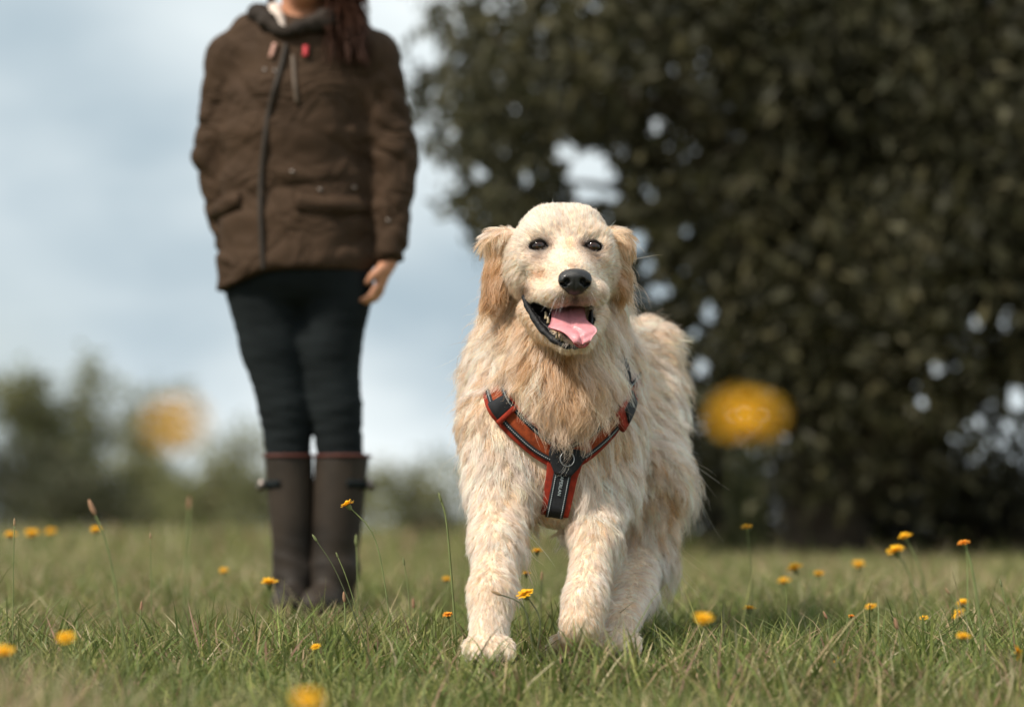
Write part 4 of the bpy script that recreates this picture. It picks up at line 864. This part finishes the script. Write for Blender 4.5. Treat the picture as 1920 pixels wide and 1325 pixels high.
def grow(root, nor, flow, L, lift, K, swirl, grav):
    """K points per strand: leaves the skin at an angle, lies down along the flow, hangs a little"""
    bi = np.cross(nor, flow); pts = [root]; p = root
    for i in range(K - 1):
        t = (i + 0.5) / (K - 1)
        d = nor * (lift * (1 - t)**1.3 + 0.06)[:, None] + flow * (0.55 + 0.6 * t) + bi * (swirl * np.sin(2.2 * t + 4 * swirl))[:, None] + np.array([0, 0, -1]) * (grav * t * t)[:, None]
        p = p + nrm(d) * (L / (K - 1))[:, None]; pts.append(p)
    PT = np.stack(pts, 1); tt = np.linspace(0, 1, K)
    # wet waves in the longer coat
    amp = 0.13 * np.clip((L - 0.018) / 0.035, 0, 1) * L * (0.4 + rng.random(len(L))); ph = rng.random(len(L)) * 6.28; fr = 5.0 + 4.0 * rng.random(len(L))
    PT += bi[:, None, :] * (amp[:, None] * tt * np.sin(fr[:, None] * tt + ph[:, None]))[..., None] + nor[:, None, :] * (0.7 * amp[:, None] * tt * np.cos(fr[:, None] * tt + 1.7 * ph[:, None]))[..., None]
    return PT
def make_fur(nclump, kids, weight, K, rad0, spread, jitter):
    t, B = sample_roots(nclump, weight)
    r = interp(DV, t, B); n = nrm(interp(DNRM, t, B)); L = interp(vL, t, B); lift = interp(vlift, t, B); g = interp(vgold, t, B); cl = interp(vclump, t, B); fl = interp(vflow, t, B)
    fl = fl - n * np.sum(fl * n, 1, keepdims=True); fl = nrm(fl + 1e-4 * rng.normal(size=fl.shape))
    sw = np.clip(0.55 * wave(r, 34, 0.7) + 0.35 * wave(r, 85, 2.2) + 0.25 * rng.normal(size=nclump), -1.4, 1.4) * np.clip(L / 0.05, 0.12, 1.0)
    bi = np.cross(n, fl); fl = nrm(fl + bi * (0.42 * sw)[:, None])
    L = L * np.clip(1 + 0.22 * rng.normal(size=nclump), 0.45, 1.6)
    sd = strap_dist(r)
    L = np.where(sd < 0.004, np.minimum(L, 0.010), L); lift = np.where(sd < 0.004, 0.15, lift)
    toward = (strap_dist(r + fl * 0.03) < sd) & (sd > 0.004)
    mid_ = np.exp(-((r[:, 0] - 0.083) / 0.022)**2)
    L = np.where(toward, np.minimum(L, np.maximum(sd, 0) + 0.024 + 0.034 * rng.random(nclump) + 0.030 * mid_), L)
    lift = lift * np.clip(1 + 0.3 * rng.normal(size=nclump), 0.3, 2)
    C = grow(r, n, fl, L, lift, K, sw * 0.8, np.clip(L / 0.05, 0, 1.2) * 0.5)
    # children
    M = nclump * kids; par = np.repeat(np.arange(nclump), kids)
    ang = rng.random(M) * 2 * np.pi; rr = np.sqrt(rng.random(M)) * spread * np.clip(L[par] / 0.035, 0.35, 1.3)
    off = (np.cos(ang) * rr)[:, None] * fl[par] + (np.sin(ang) * rr)[:, None] * bi[par]
    tt = np.linspace(0, 1, K); ls = np.clip(1 - 0.45 * rng.random(M)**1.5, 0.3, 1)
    base = C[par]
    # shortened along the clump's own line
    s = ls[:, None] * tt[None, :] * (K - 1); i0 = np.minimum(s.astype(int), K - 2); u = (s - i0)[..., None]
    ar = np.arange(M)[:, None]; PT = base[ar, i0] * (1 - u) + base[ar, i0 + 1] * u
    conv = 1 - cl[par][:, None] * (ls[:, None] * tt[None, :])**1.1
    jit = rng.normal(size=(M, 1, 3)) * jitter * L[par][:, None, None] * (tt[None, :, None])**1.5
    PT = PT + off[:, None, :] * conv[..., None] + jit
    rad = rad0 * np.clip(L[par] / 0.03, 0.6, 1.25)[:, None] * (1 - 0.85 * tt[None, :]**2)
    tin = tint_at(C[:, K // 2 + 1])[par]
    tone = np.clip(1 + 0.16 * rng.normal(size=nclump), 0.6, 1.25)[par][:, None]; gg = np.clip(g + 0.30 * rng.normal(size=nclump) + 0.20 * wave(r, 27, 0.2), 0, 1.2)[par]; gg = np.clip(gg + 0.08 * rng.normal(size=M), 0, 1.25)[:, None]
    col = np.where(gg < 0.75, CREAM + (GOLD - CREAM) * gg / 0.75, GOLD + (DGOLD - GOLD) * (gg - 0.75) / 0.5) * (1 + 0.08 * rng.normal(size=(M, 1))) * tin * tone
    return PT, rad, np.clip(col, 0.02, 0.95)
# ---- nose, eyes, lips, tongue, teeth
def mat_gloss(name, col, rough, bump=0.0, bscale=400, coat=0.0, sss=0.0, var=0.2, attr=None):
    m = mat_simple(name, col, rough, var, 120, bump, bscale, 0.5, attr=attr, sss=sss); b = m.node_tree.nodes['Principled BSDF']
    b.inputs['Coat Weight'].default_value = coat; b.inputs['Coat Roughness'].default_value = 0.12; return m
NF = Field(np.arange(0.065, 0.140, 0.0012), np.arange(3.885, 3.965, 0.0012), np.arange(0.580, 0.650, 0.0012))
NF.add(ell(P(1078, 519, 3.928), (0.0262, 0.021, 0.0135)), 0.004)
NF.add(ell(P(1078, 534, 3.928), (0.0190, 0.019, 0.0165)), 0.010)
for s in (-1, 1):
    NF.add(ell(P(1078 + s * 18, 527, 3.922), (0.0115, 0.014, 0.0115)), 0.006)
    NF.sub(ell(P(1078 + s * 15, 527, 3.908), (0.0050, 0.012, 0.0048)), 0.004)
    NF.sub(ell(P(1078 + s * 22, 533, 3.914), (0.0065, 0.012, 0.0026), axes((0, 1, 0), (-0.5 * s, 0, 1))), 0.003)
NF.sub(ell(P(1078, 543, 3.907), (0.0011, 0.006, 0.012)), 0.003)
v, q = NF.mesh(2)
m_nose = mat_gloss('nose_leather', (0.011, 0.0105, 0.011), 0.40, 0.5, 900, 0.15)
add_obj('nose', npmesh('nose', v - DB, q), m_nose, DOG)

def eye_mat():
    m, nt, b = mat_new('eye'); N, L = nt.nodes, nt.links
    tc = N.new('ShaderNodeTexCoord'); sp = N.new('ShaderNodeSeparateXYZ'); L.new(tc.outputs['Object'], sp.inputs[0])
    cb = N.new('ShaderNodeCombineXYZ'); L.new(sp.outputs[0], cb.inputs[0]); L.new(sp.outputs[2], cb.inputs[2])
    ln = N.new('ShaderNodeVectorMath'); ln.operation = 'LENGTH'; L.new(cb.outputs[0], ln.inputs[0])
    cr = N.new('ShaderNodeValToRGB'); mu = N.new('ShaderNodeMath'); mu.operation = 'MULTIPLY'; mu.inputs[1].default_value = 80
    L.new(ln.outputs['Value'], mu.inputs[0]); L.new(mu.outputs[0], cr.inputs[0]); e = cr.color_ramp.elements
    e[0].position = 0.20; e[0].color = (0.003, 0.002, 0.002, 1); e[1].position = 0.25; e[1].color = (0.036, 0.013, 0.005, 1)
    x = e.new(0.50); x.color = (0.026, 0.009, 0.004, 1); x = e.new(0.60); x.color = (0.010, 0.006, 0.005, 1)
    L.new(cr.outputs[0], b.inputs['Base Color']); b.inputs['Roughness'].default_value = 0.05; b.inputs['Coat Weight'].default_value = 0.3; b.inputs['Coat Roughness'].default_value = 0.01
    return m
m_eye = eye_mat(); m_lid = mat_simple('eye_rim', (0.008, 0.006, 0.005), 0.8, 0.2, 100, spec=0.05)
def patch(r, u0, u1, vlo, vhi, nu=20, nv=8):
    """piece of a sphere facing -Y; vlo and vhi are functions of the sideways angle"""
    V = []
    for u in np.linspace(u0, u1, nu):
        for t in np.linspace(0, 1, nv):
            w = vlo(u) + (vhi(u) - vlo(u)) * t; V.append((r * np.sin(u) * np.cos(w), -r * np.cos(u) * np.cos(w), r * np.sin(w)))
    i = np.arange(nu - 1)[:, None] * nv + np.arange(nv - 1)[None]; i = i.ravel()
    return np.array(V), np.stack([i, i + nv, i + nv + 1, i + 1], 1)
for k, e in enumerate(EYES):
    c = e + np.array([0, 0.0015, 0])
    v, q = patch(0.0134, -math.pi, math.pi, lambda u: -1.55, lambda u: 1.55, 40, 24)
    eo = add_obj('eye', npmesh('eye', v, q), m_eye, DOG, c - DB)
    eo.rotation_euler = (0.02, 0, 0.10 if k == 0 else 0.06)
    mx = 1.25
    up = patch(0.0143, -mx, mx, lambda u: 0.54 * math.cos(u * 1.257) + 0.0, lambda u: 0.54 * math.cos(u * 1.257) + 0.30)
    dn = patch(0.0143, -mx, mx, lambda u: -0.42 * math.cos(u * 1.257) - 0.30, lambda u: -0.42 * math.cos(u * 1.257) - 0.04)
    for w in (up, dn): add_obj('eyelid', npmesh('eyelid', w[0], w[1]), m_lid, eo)

m_lip = mat_gloss('black_lip', (0.006, 0.006, 0.007), 0.5, 0.9, 260, 0.0); m_lip.node_tree.nodes['Principled BSDF'].inputs['Specular IOR Level'].default_value = 0.25
lp = spline([P(980, 553, 4.040), P(988, 572, 4.026), P(1001, 595, 4.008), P(1019, 619, 3.986), P(1041, 638, 3.966), P(1064, 648, 3.955), P(1086, 647, 3.956), P(1101, 630, 3.972), P(1108, 606, 3.992), P(1109, 582, 4.01)], 48)
lr = np.interp(np.linspace(0, 1, 48), [0, 0.1, 0.3, 0.5, 0.62, 0.75, 0.9, 1], [0.0025, 0.0060, 0.0080, 0.0070, 0.0062, 0.0058, 0.0045, 0.0025])
lr = lr * (1 + 0.13 * np.sin(np.arange(48) * 1.3) + 0.09 * np.sin(np.arange(48) * 2.9))
fold = lp + np.array([0.0, 0.004, 0.0]) + nrm(P(1066, 600, 3.98) - lp) * (0.9 * lr)[:, None] + rng.normal(size=lp.shape) * 0.0004
v, f = merge([tube(lp, 0.80 * lr, 12, True, 0.8), tube(fold, 0.62 * lr, 10, True, 0.8)]); v = v + 0.0007 * np.sin(v * 900 + 2 * np.sin(v[:, [1, 2, 0]] * 500)); add_obj('lower_lip', npmesh('lower_lip', v - DB, f), m_lip, DOG)

rows = [(572, 1036, 1096, 4.020), (582, 1034, 1097, 3.996), (592, 1034, 1098, 3.975), (600, 1033, 1101, 3.960), (607, 1031, 1109, 3.950), (613, 1028, 1116, 3.943), (618, 1044, 1119, 3.938), (623, 1056, 1118, 3.934), (630, 1065, 1112, 3.930), (637, 1071, 1108, 3.928), (642, 1076, 1105, 3.928), (645, 1083, 1099, 3.930)]
nr, nc = 34, 17
rr_ = spline(np.array([(a, b, c, d * 100) for a, b, c, d in rows], float), nr)
V = []
for lay in (0, 1):
    for r_ in rr_:
        for j in range(nc):
            u = j / (nc - 1); s_ = 2 * u - 1
            Yd = r_[3] / 100 + 0.0055 * math.exp(-(s_ / 0.14)**2) - 0.003 * (1 - s_ * s_) + 0.0010 * math.sin(9 * u + r_[0] * 0.3)
            p = P(r_[1] + (r_[2] - r_[1]) * u, r_[0], Yd)
            if lay: p = p + np.array([0, 0.0055 * (1 - s_**6) + 0.0012, -0.0055 * (1 - s_**6) - 0.0005])
            V.append(p)
V = np.array(V); i = (np.arange(nr - 1)[:, None] * nc + np.arange(nc - 1)[None]).ravel(); o = nr * nc
F = [np.stack([i, i + nc, i + nc + 1, i + 1], 1), np.stack([i + 1, i + nc + 1, i + nc, i], 1) + o]
b = np.concatenate([np.arange(nc), np.arange(1, nr) * nc + nc - 1, (nr - 1) * nc + np.arange(nc - 2, -1, -1), np.arange(nr - 2, 0, -1) * nc]); b2 = np.roll(b, -1)
F.append(np.stack([b, b2, b2 + o, b + o], 1)[:, ::-1])
F = [np.concatenate(F)]
tc_ = np.where((np.arange(len(V)) < o)[:, None], np.array([[0.66, 0.27, 0.30]]), np.array([[0.42, 0.06, 0.07]]))
me = npmesh('tongue', V - DB, F); vcol(me, 'col', tc_)
m_tong = mat_gloss('tongue', (0, 0, 0), 0.42, 0.35, 700, 0.15, 0.25, 0.10, attr='col')
add_obj('tongue', me, m_tong, DOG)
m_tooth = mat_gloss('tooth', (0.40, 0.31, 0.19), 0.4, 0, 100, 0.2)
for a, b_, r0, r1 in ((P(1044, 634, 3.962), P(1045, 618, 3.958), 0.0036, 0.0012), (P(1053, 638, 3.955), P(1053, 631, 3.951), 0.0026, 0.0014),
                      (P(1028, 606, 3.985), P(1027, 594, 3.985), 0.0045, 0.0022), (P(1024, 598, 3.997), P(1023, 584, 3.997), 0.0050, 0.0025)):
    v, f = tube(spline([a, 0.5 * (a + b_) + np.array([0.0006, -0.0006, 0]), b_], 6), 0.72 * np.linspace(r0, r1, 6), 8); add_obj('tooth', npmesh('tooth', v - DB, f), m_tooth, DOG)
# ------------------------------------------------------------------ harness
HAR = thing('dog_harness', (0.07, 4.13, 0.30), 'orange red padded dog harness with black reflective trim on the dog\'s chest', 'dog harness'); HB = np.array(HAR.location)
m_red = mat_simple('harness_red', (0.25, 0.024, 0.010), 0.75, 0.30, 90, 0.5, 1500, 0.2)
m_org = mat_simple('harness_orange', (0.25, 0.044, 0.011), 0.7, 0.30, 120, 0.6, 1800, 0.2)
m_blk = mat_simple('harness_black', (0.012, 0.013, 0.016), 0.65, 0.3, 150, 0.5, 1800, 0.3)
m_refl = mat_simple('reflective_thread', (0.40, 0.45, 0.47), 0.4, 0.1, 300, spec=0.6)
m_ring = mat_simple('ring_metal', (0.30, 0.30, 0.30), 0.35, 0.1, 100, metal=1.0)
O_ = Vector((0, 0, CAM_H))
def on_body(px, py):
    d = Vector(P(px, py, 1.0)) - O_; d.normalize(); h = BVH.ray_cast(O_, d)
    return (np.array(h[0]), np.array(h[1])) if h[0] is not None else (None, None)
def near_body(w):
    h = BVH.find_nearest(Vector(w)); return np.array(h[0]), np.array(h[1])
def path(pxs, extra=(), n=40, off=0.017, pre=()):
    pts = [near_body(w) for w in pre] + [on_body(*p) for p in pxs] + [near_body(w) for w in extra]; pts = [p for p in pts if p[0] is not None]
    C0 = np.array([p[0] for p in pts]); Nn = np.array([p[1] for p in pts])
    c = spline(C0, n); nn = nrm(spline(Nn, n))
    for _ in range(6): nn[1:-1] = nrm(nn[:-2] + nn[1:-1] + nn[2:]); c[1:-1] = 0.25 * c[:-2] + 0.5 * c[1:-1] + 0.25 * c[2:]
    return c, nn
def ribbon(c, nn, lo, hi, th, off, bow=0.0):
    """flat band along c between the sideways distances lo and hi (arrays or numbers), th thick, off above the skin"""
    m = len(c); lo = np.broadcast_to(lo, (m,)); hi = np.broadcast_to(hi, (m,)); off = np.broadcast_to(off, (m,))
    T = nrm(np.gradient(c, axis=0)); W = nrm(np.cross(nn, T)); mid = (lo + hi) / 2; hw = (hi - lo) / 2
    sec = [(-1, -.35), (-1, .35), (-.93, .85), (-.6, 1), (0, 1), (.6, 1), (.93, .85), (1, .35), (1, -.35), (.9, -1), (-.9, -1)]
    V = np.stack([c + W * (mid + a * hw)[:, None] + nn * (off + b * th / 2 - bow * ((mid + a * hw)**2) / 0.0006 * 0.002)[:, None] for a, b in sec], 1)
    k = len(sec); V = V.reshape(-1, 3); F = []
    for i in range(m - 1):
        a = i * k + np.arange(k); b = i * k + (np.arange(k) + 1) % k; F.append(np.stack([a, b, b + k, a + k], 1)[:, ::-1])
    F = np.concatenate(F); V = np.concatenate([V, V[:k].mean(0)[None], V[-k:].mean(0)[None]]); a = np.arange(k); b = (a + 1) % k; e = (m - 1) * k
    return V, [F, np.stack([a, b, np.full(k, len(V) - 2)], 1), np.stack([b + e, a + e, np.full(k, len(V) - 1)], 1)]
def put(name, VF, mat, parent=HAR): return add_obj(name, npmesh(name, VF[0] - HB, VF[1]), mat, parent)
def stitches(c, nn, lat, off, name, parent, step=0.0034, sz=(0.0009, 0.0007)):
    """a run of short reflective stitches"""
    seg = np.linalg.norm(np.diff(c, axis=0), axis=1); s = np.concatenate([[0], np.cumsum(seg)]); u = np.arange(0.002, s[-1], step); T = nrm(np.gradient(c, axis=0)); W = nrm(np.cross(nn, T))
    ip = lambda A: np.stack([np.interp(u, s, A[:, d]) for d in range(3)], 1)
    C_, N_, T_, W_ = ip(c), nrm(ip(nn)), nrm(ip(T)), nrm(ip(W)); la = np.interp(u, s, np.broadcast_to(lat, (len(c),))); oo = np.interp(u, s, np.broadcast_to(off, (len(c),)))
    B = C_ + W_ * la[:, None] + N_ * oo[:, None]; L = []
    cor = np.array([(-1, -1, -1), (1, -1, -1), (1, 1, -1), (-1, 1, -1), (-1, -1, 1), (1, -1, 1), (1, 1, 1), (-1, 1, 1)], float)
    fc = np.array([(0, 3, 2, 1), (4, 5, 6, 7), (0, 1, 5, 4), (1, 2, 6, 5), (2, 3, 7, 6), (3, 0, 4, 7)])
    V = (B[:, None] + cor[None, :, :1] * sz[0] * T_[:, None] + cor[None, :, 1:2] * sz[1] * W_[:, None] + cor[None, :, 2:] * 0.0006 * N_[:, None]).reshape(-1, 3)
    F = (np.arange(len(B))[:, None, None] * 8 + fc[None]).reshape(-1, 4)
    return tag(put(name, (V, [F]), m_refl, parent), kind='stuff')
OFF = 0.0095
# dog's right strap (over the shoulder to the chest) and its left one
cl_, nl_ = path([(934, 742), (955, 778), (983, 806), (1014, 832), (1045, 852)], pre=[(0.03, 4.36, 0.60), (0.0, 4.27, 0.545)], n=60)
cr_, nr_ = path([(1062, 856), (1092, 838), (1122, 812), (1145, 786), (1160, 756)], extra=[(0.170, 4.24, 0.47)], n=50)
for c_, n_ in ((cl_, nl_), (cr_, nr_)):
    STRAPS.append((c_[c_[:, 2] < 0.445], 0.028))
    s_ = 1 if c_ is cl_ else 1
    m_ = len(c_); end = np.ones(m_)
    pad = put('strap', ribbon(c_, n_, -0.0240, 0.0225, 0.007, OFF - 0.002), m_red)
    put('webbing', ribbon(c_, n_, -0.0085, 0.0120, 0.003, OFF + 0.0030), m_org, pad)
    for la in (-0.0120, 0.0150):
        put('trim', ribbon(c_, n_, la - 0.0042, la + 0.0042, 0.0030, OFF + 0.0034), m_blk, pad)
        stitches(c_, n_, la, OFF + 0.0054, 'stitching', pad)
# chest plate
cc_, nc_ = path([(1062, 838), (1058, 862), (1052, 895), (1046, 930), (1040, 962)], extra=[(0.070, 4.20, 0.262), (0.075, 4.32, 0.250)], n=50)
STRAPS.append((cc_, 0.030))
tt_ = np.linspace(0, 1, 50); w_ = np.interp(tt_, [0, 0.12, 0.30, 0.6, 1], [0.026, 0.032, 0.027, 0.024, 0.022])
plate = put('chest_strap', ribbon(cc_, nc_, -w_, w_, 0.006, OFF - 0.003), m_red)
put('webbing', ribbon(cc_[8:], nc_[8:], -0.0150, 0.0150, 0.003, OFF + 0.0022), m_blk, plate)
for la in (-0.0110, 0.0110): stitches(cc_[12:], nc_[12:], la, OFF + 0.0042, 'stitching', plate, 0.0030)
h_ = 16; wl = np.interp(np.arange(h_), [0, 6, 11, 15], [0.031, 0.031, 0.024, 0.014])
put('chest_patch', ribbon(cc_[:h_], nc_[:h_], -wl, wl, 0.005, OFF + 0.0050), m_blk)
# ring hanging from the patch
i_ = 7; T_ = nrm(cc_[i_ + 1] - cc_[i_]); W_ = nrm(np.cross(nc_[i_], T_)); a_ = np.linspace(0, 2 * np.pi, 41)
rc = cc_[i_] + nc_[i_] * (OFF + 0.0125)
ringp = rc + 0.0120 * (np.cos(a_)[:, None] * W_ + np.sin(a_)[:, None] * T_) + nc_[i_] * (0.003 * np.sin(a_))[:, None]
put('ring', tube(ringp, 0.0010, 8, False), m_ring)
put('ring_loop', ribbon(cc_[2:7], nc_[2:7], -0.006, 0.006, 0.003, OFF + 0.0105), m_blk)
# slider on the dog's left and the neck strap that runs up behind the ruff
cs_, ns_ = path([(1148, 772), (1160, 744), (1164, 712), (1160, 690), (1152, 668)], extra=[(0.155, 4.30, 0.60), (0.09, 4.36, 0.655), (0.02, 4.33, 0.60), (-0.03, 4.26, 0.54)], n=70)
STRAPS.append((cs_, 0.016))
ns_strap = put('neck_strap', ribbon(cs_, ns_, -0.0115, 0.0115, 0.004, OFF + 0.004), m_blk)
cb_, nb_ = path([(1142, 790), (1152, 774), (1160, 756), (1163, 740)], n=14)
bk_ = put('buckle', ribbon(cb_, nb_, -0.0210, 0.0170, 0.010, OFF + 0.011), m_red)
put('buckle_plate', ribbon(cb_[3:12], nb_[3:12], -0.0150, 0.0130, 0.005, OFF + 0.0170), m_blk, bk_)
T_ = nrm(cb_[8] - cb_[6]); W_ = nrm(np.cross(nb_[7], T_)); c0 = cb_[7] + nb_[7] * (OFF + 0.0200)
put('emblem', (np.array([c0 + T_ * 0.006, c0 + W_ * 0.0022 - T_ * 0.0005, c0 + W_ * 0.0008 - T_ * 0.005, c0 - T_ * 0.002, c0 - W_ * 0.0008 - T_ * 0.005, c0 - W_ * 0.0022 - T_ * 0.0005]), [np.array([[0, 1, 2, 3], [0, 3, 4, 5]])]), m_refl, bk_)
sl_ = [j for j in range(len(cl_)) if cl_[j][1] < 4.19]; j0 = 22
bl_ = put('slider', ribbon(cl_[j0:j0 + 8], nl_[j0:j0 + 8], -0.018, 0.014, 0.006, OFF + 0.0060), m_blk); put('slider_bar', ribbon(cl_[j0 + 7:j0 + 10], nl_[j0 + 7:j0 + 10], -0.022, 0.018, 0.005, OFF + 0.0085), m_red, bl_)
# lettering on the chest strap, read from top to bottom
fc_ = bpy.data.curves.new('lettering', 'FONT'); fc_.body = 'CAPERLAN'; fc_.size = 0.0078; fc_.extrude = 0.0003; fc_.align_x = 'CENTER'; fc_.align_y = 'CENTER'
tmp = bpy.data.objects.new('tmp', fc_); COL.objects.link(tmp); dg = bpy.context.evaluated_depsgraph_get(); tme = bpy.data.meshes.new_from_object(tmp.evaluated_get(dg)); bpy.data.objects.remove(tmp)
i_ = 19; T_ = nrm(cc_[i_ + 1] - cc_[i_ - 1]); n_ = nrm(nc_[i_] - T_ * (nc_[i_] @ T_)); U_ = np.cross(n_, T_)
lt = add_obj('lettering', tme, m_refl, plate)
M = np.eye(4); M[:3, 0] = T_; M[:3, 1] = U_; M[:3, 2] = n_; M[:3, 3] = cc_[i_] + n_ * (OFF + 0.0044) - HB
lt.matrix_local = Matrix(M.tolist())
# ------------------------------------------------------------------ fur (after the harness, which presses it down)
if 'fur' not in SKIP:
    short = np.clip((0.020 - vL) / 0.006, 0, 1)
    sets = [make_fur(26000, 7, short * vden * (1 - bald), 5, 0.00030, 0.0070, 0.08),
            make_fur(18500, 19, (1 - short) * vden * (1 - bald), 8, 0.00029, 0.0118, 0.05)]
    vL2 = vL; vL = vL * 1.3
    sets.append(make_fur(1800, 3, (1 - short) * (1 - bald), 8, 0.00022, 0.004, 0.20)); vL = vL2
    for k_, st in enumerate(sets):
        hair('fur', st[0], st[1], st[2], m_fur, DOG, DB)
    # whiskers
    wp = []
    for i in range(18):
        sd_ = -1 if i % 2 else 1; a0 = on_body(1078 + sd_ * (18 + 26 * rng.random()), 545 + 18 * rng.random())
        if a0[0] is None: continue
        d0 = nrm(a0[1] + np.array([0.5 * sd_, 0.2, -0.5 + 0.3 * rng.normal()])); Lw = 0.014 + 0.022 * rng.random(); tt = np.linspace(0, 1, 6)[:, None]
        wp.append(a0[0] + d0 * Lw * tt + np.array([0.1 * sd_, 0.2, -0.35]) * Lw * tt**2)
    wp = np.array(wp); hair('whiskers', wp, 0.00015 * (1 - 0.8 * np.linspace(0, 1, 6)), np.full((len(wp), 3), 0.75), m_fur, DOG, DB)
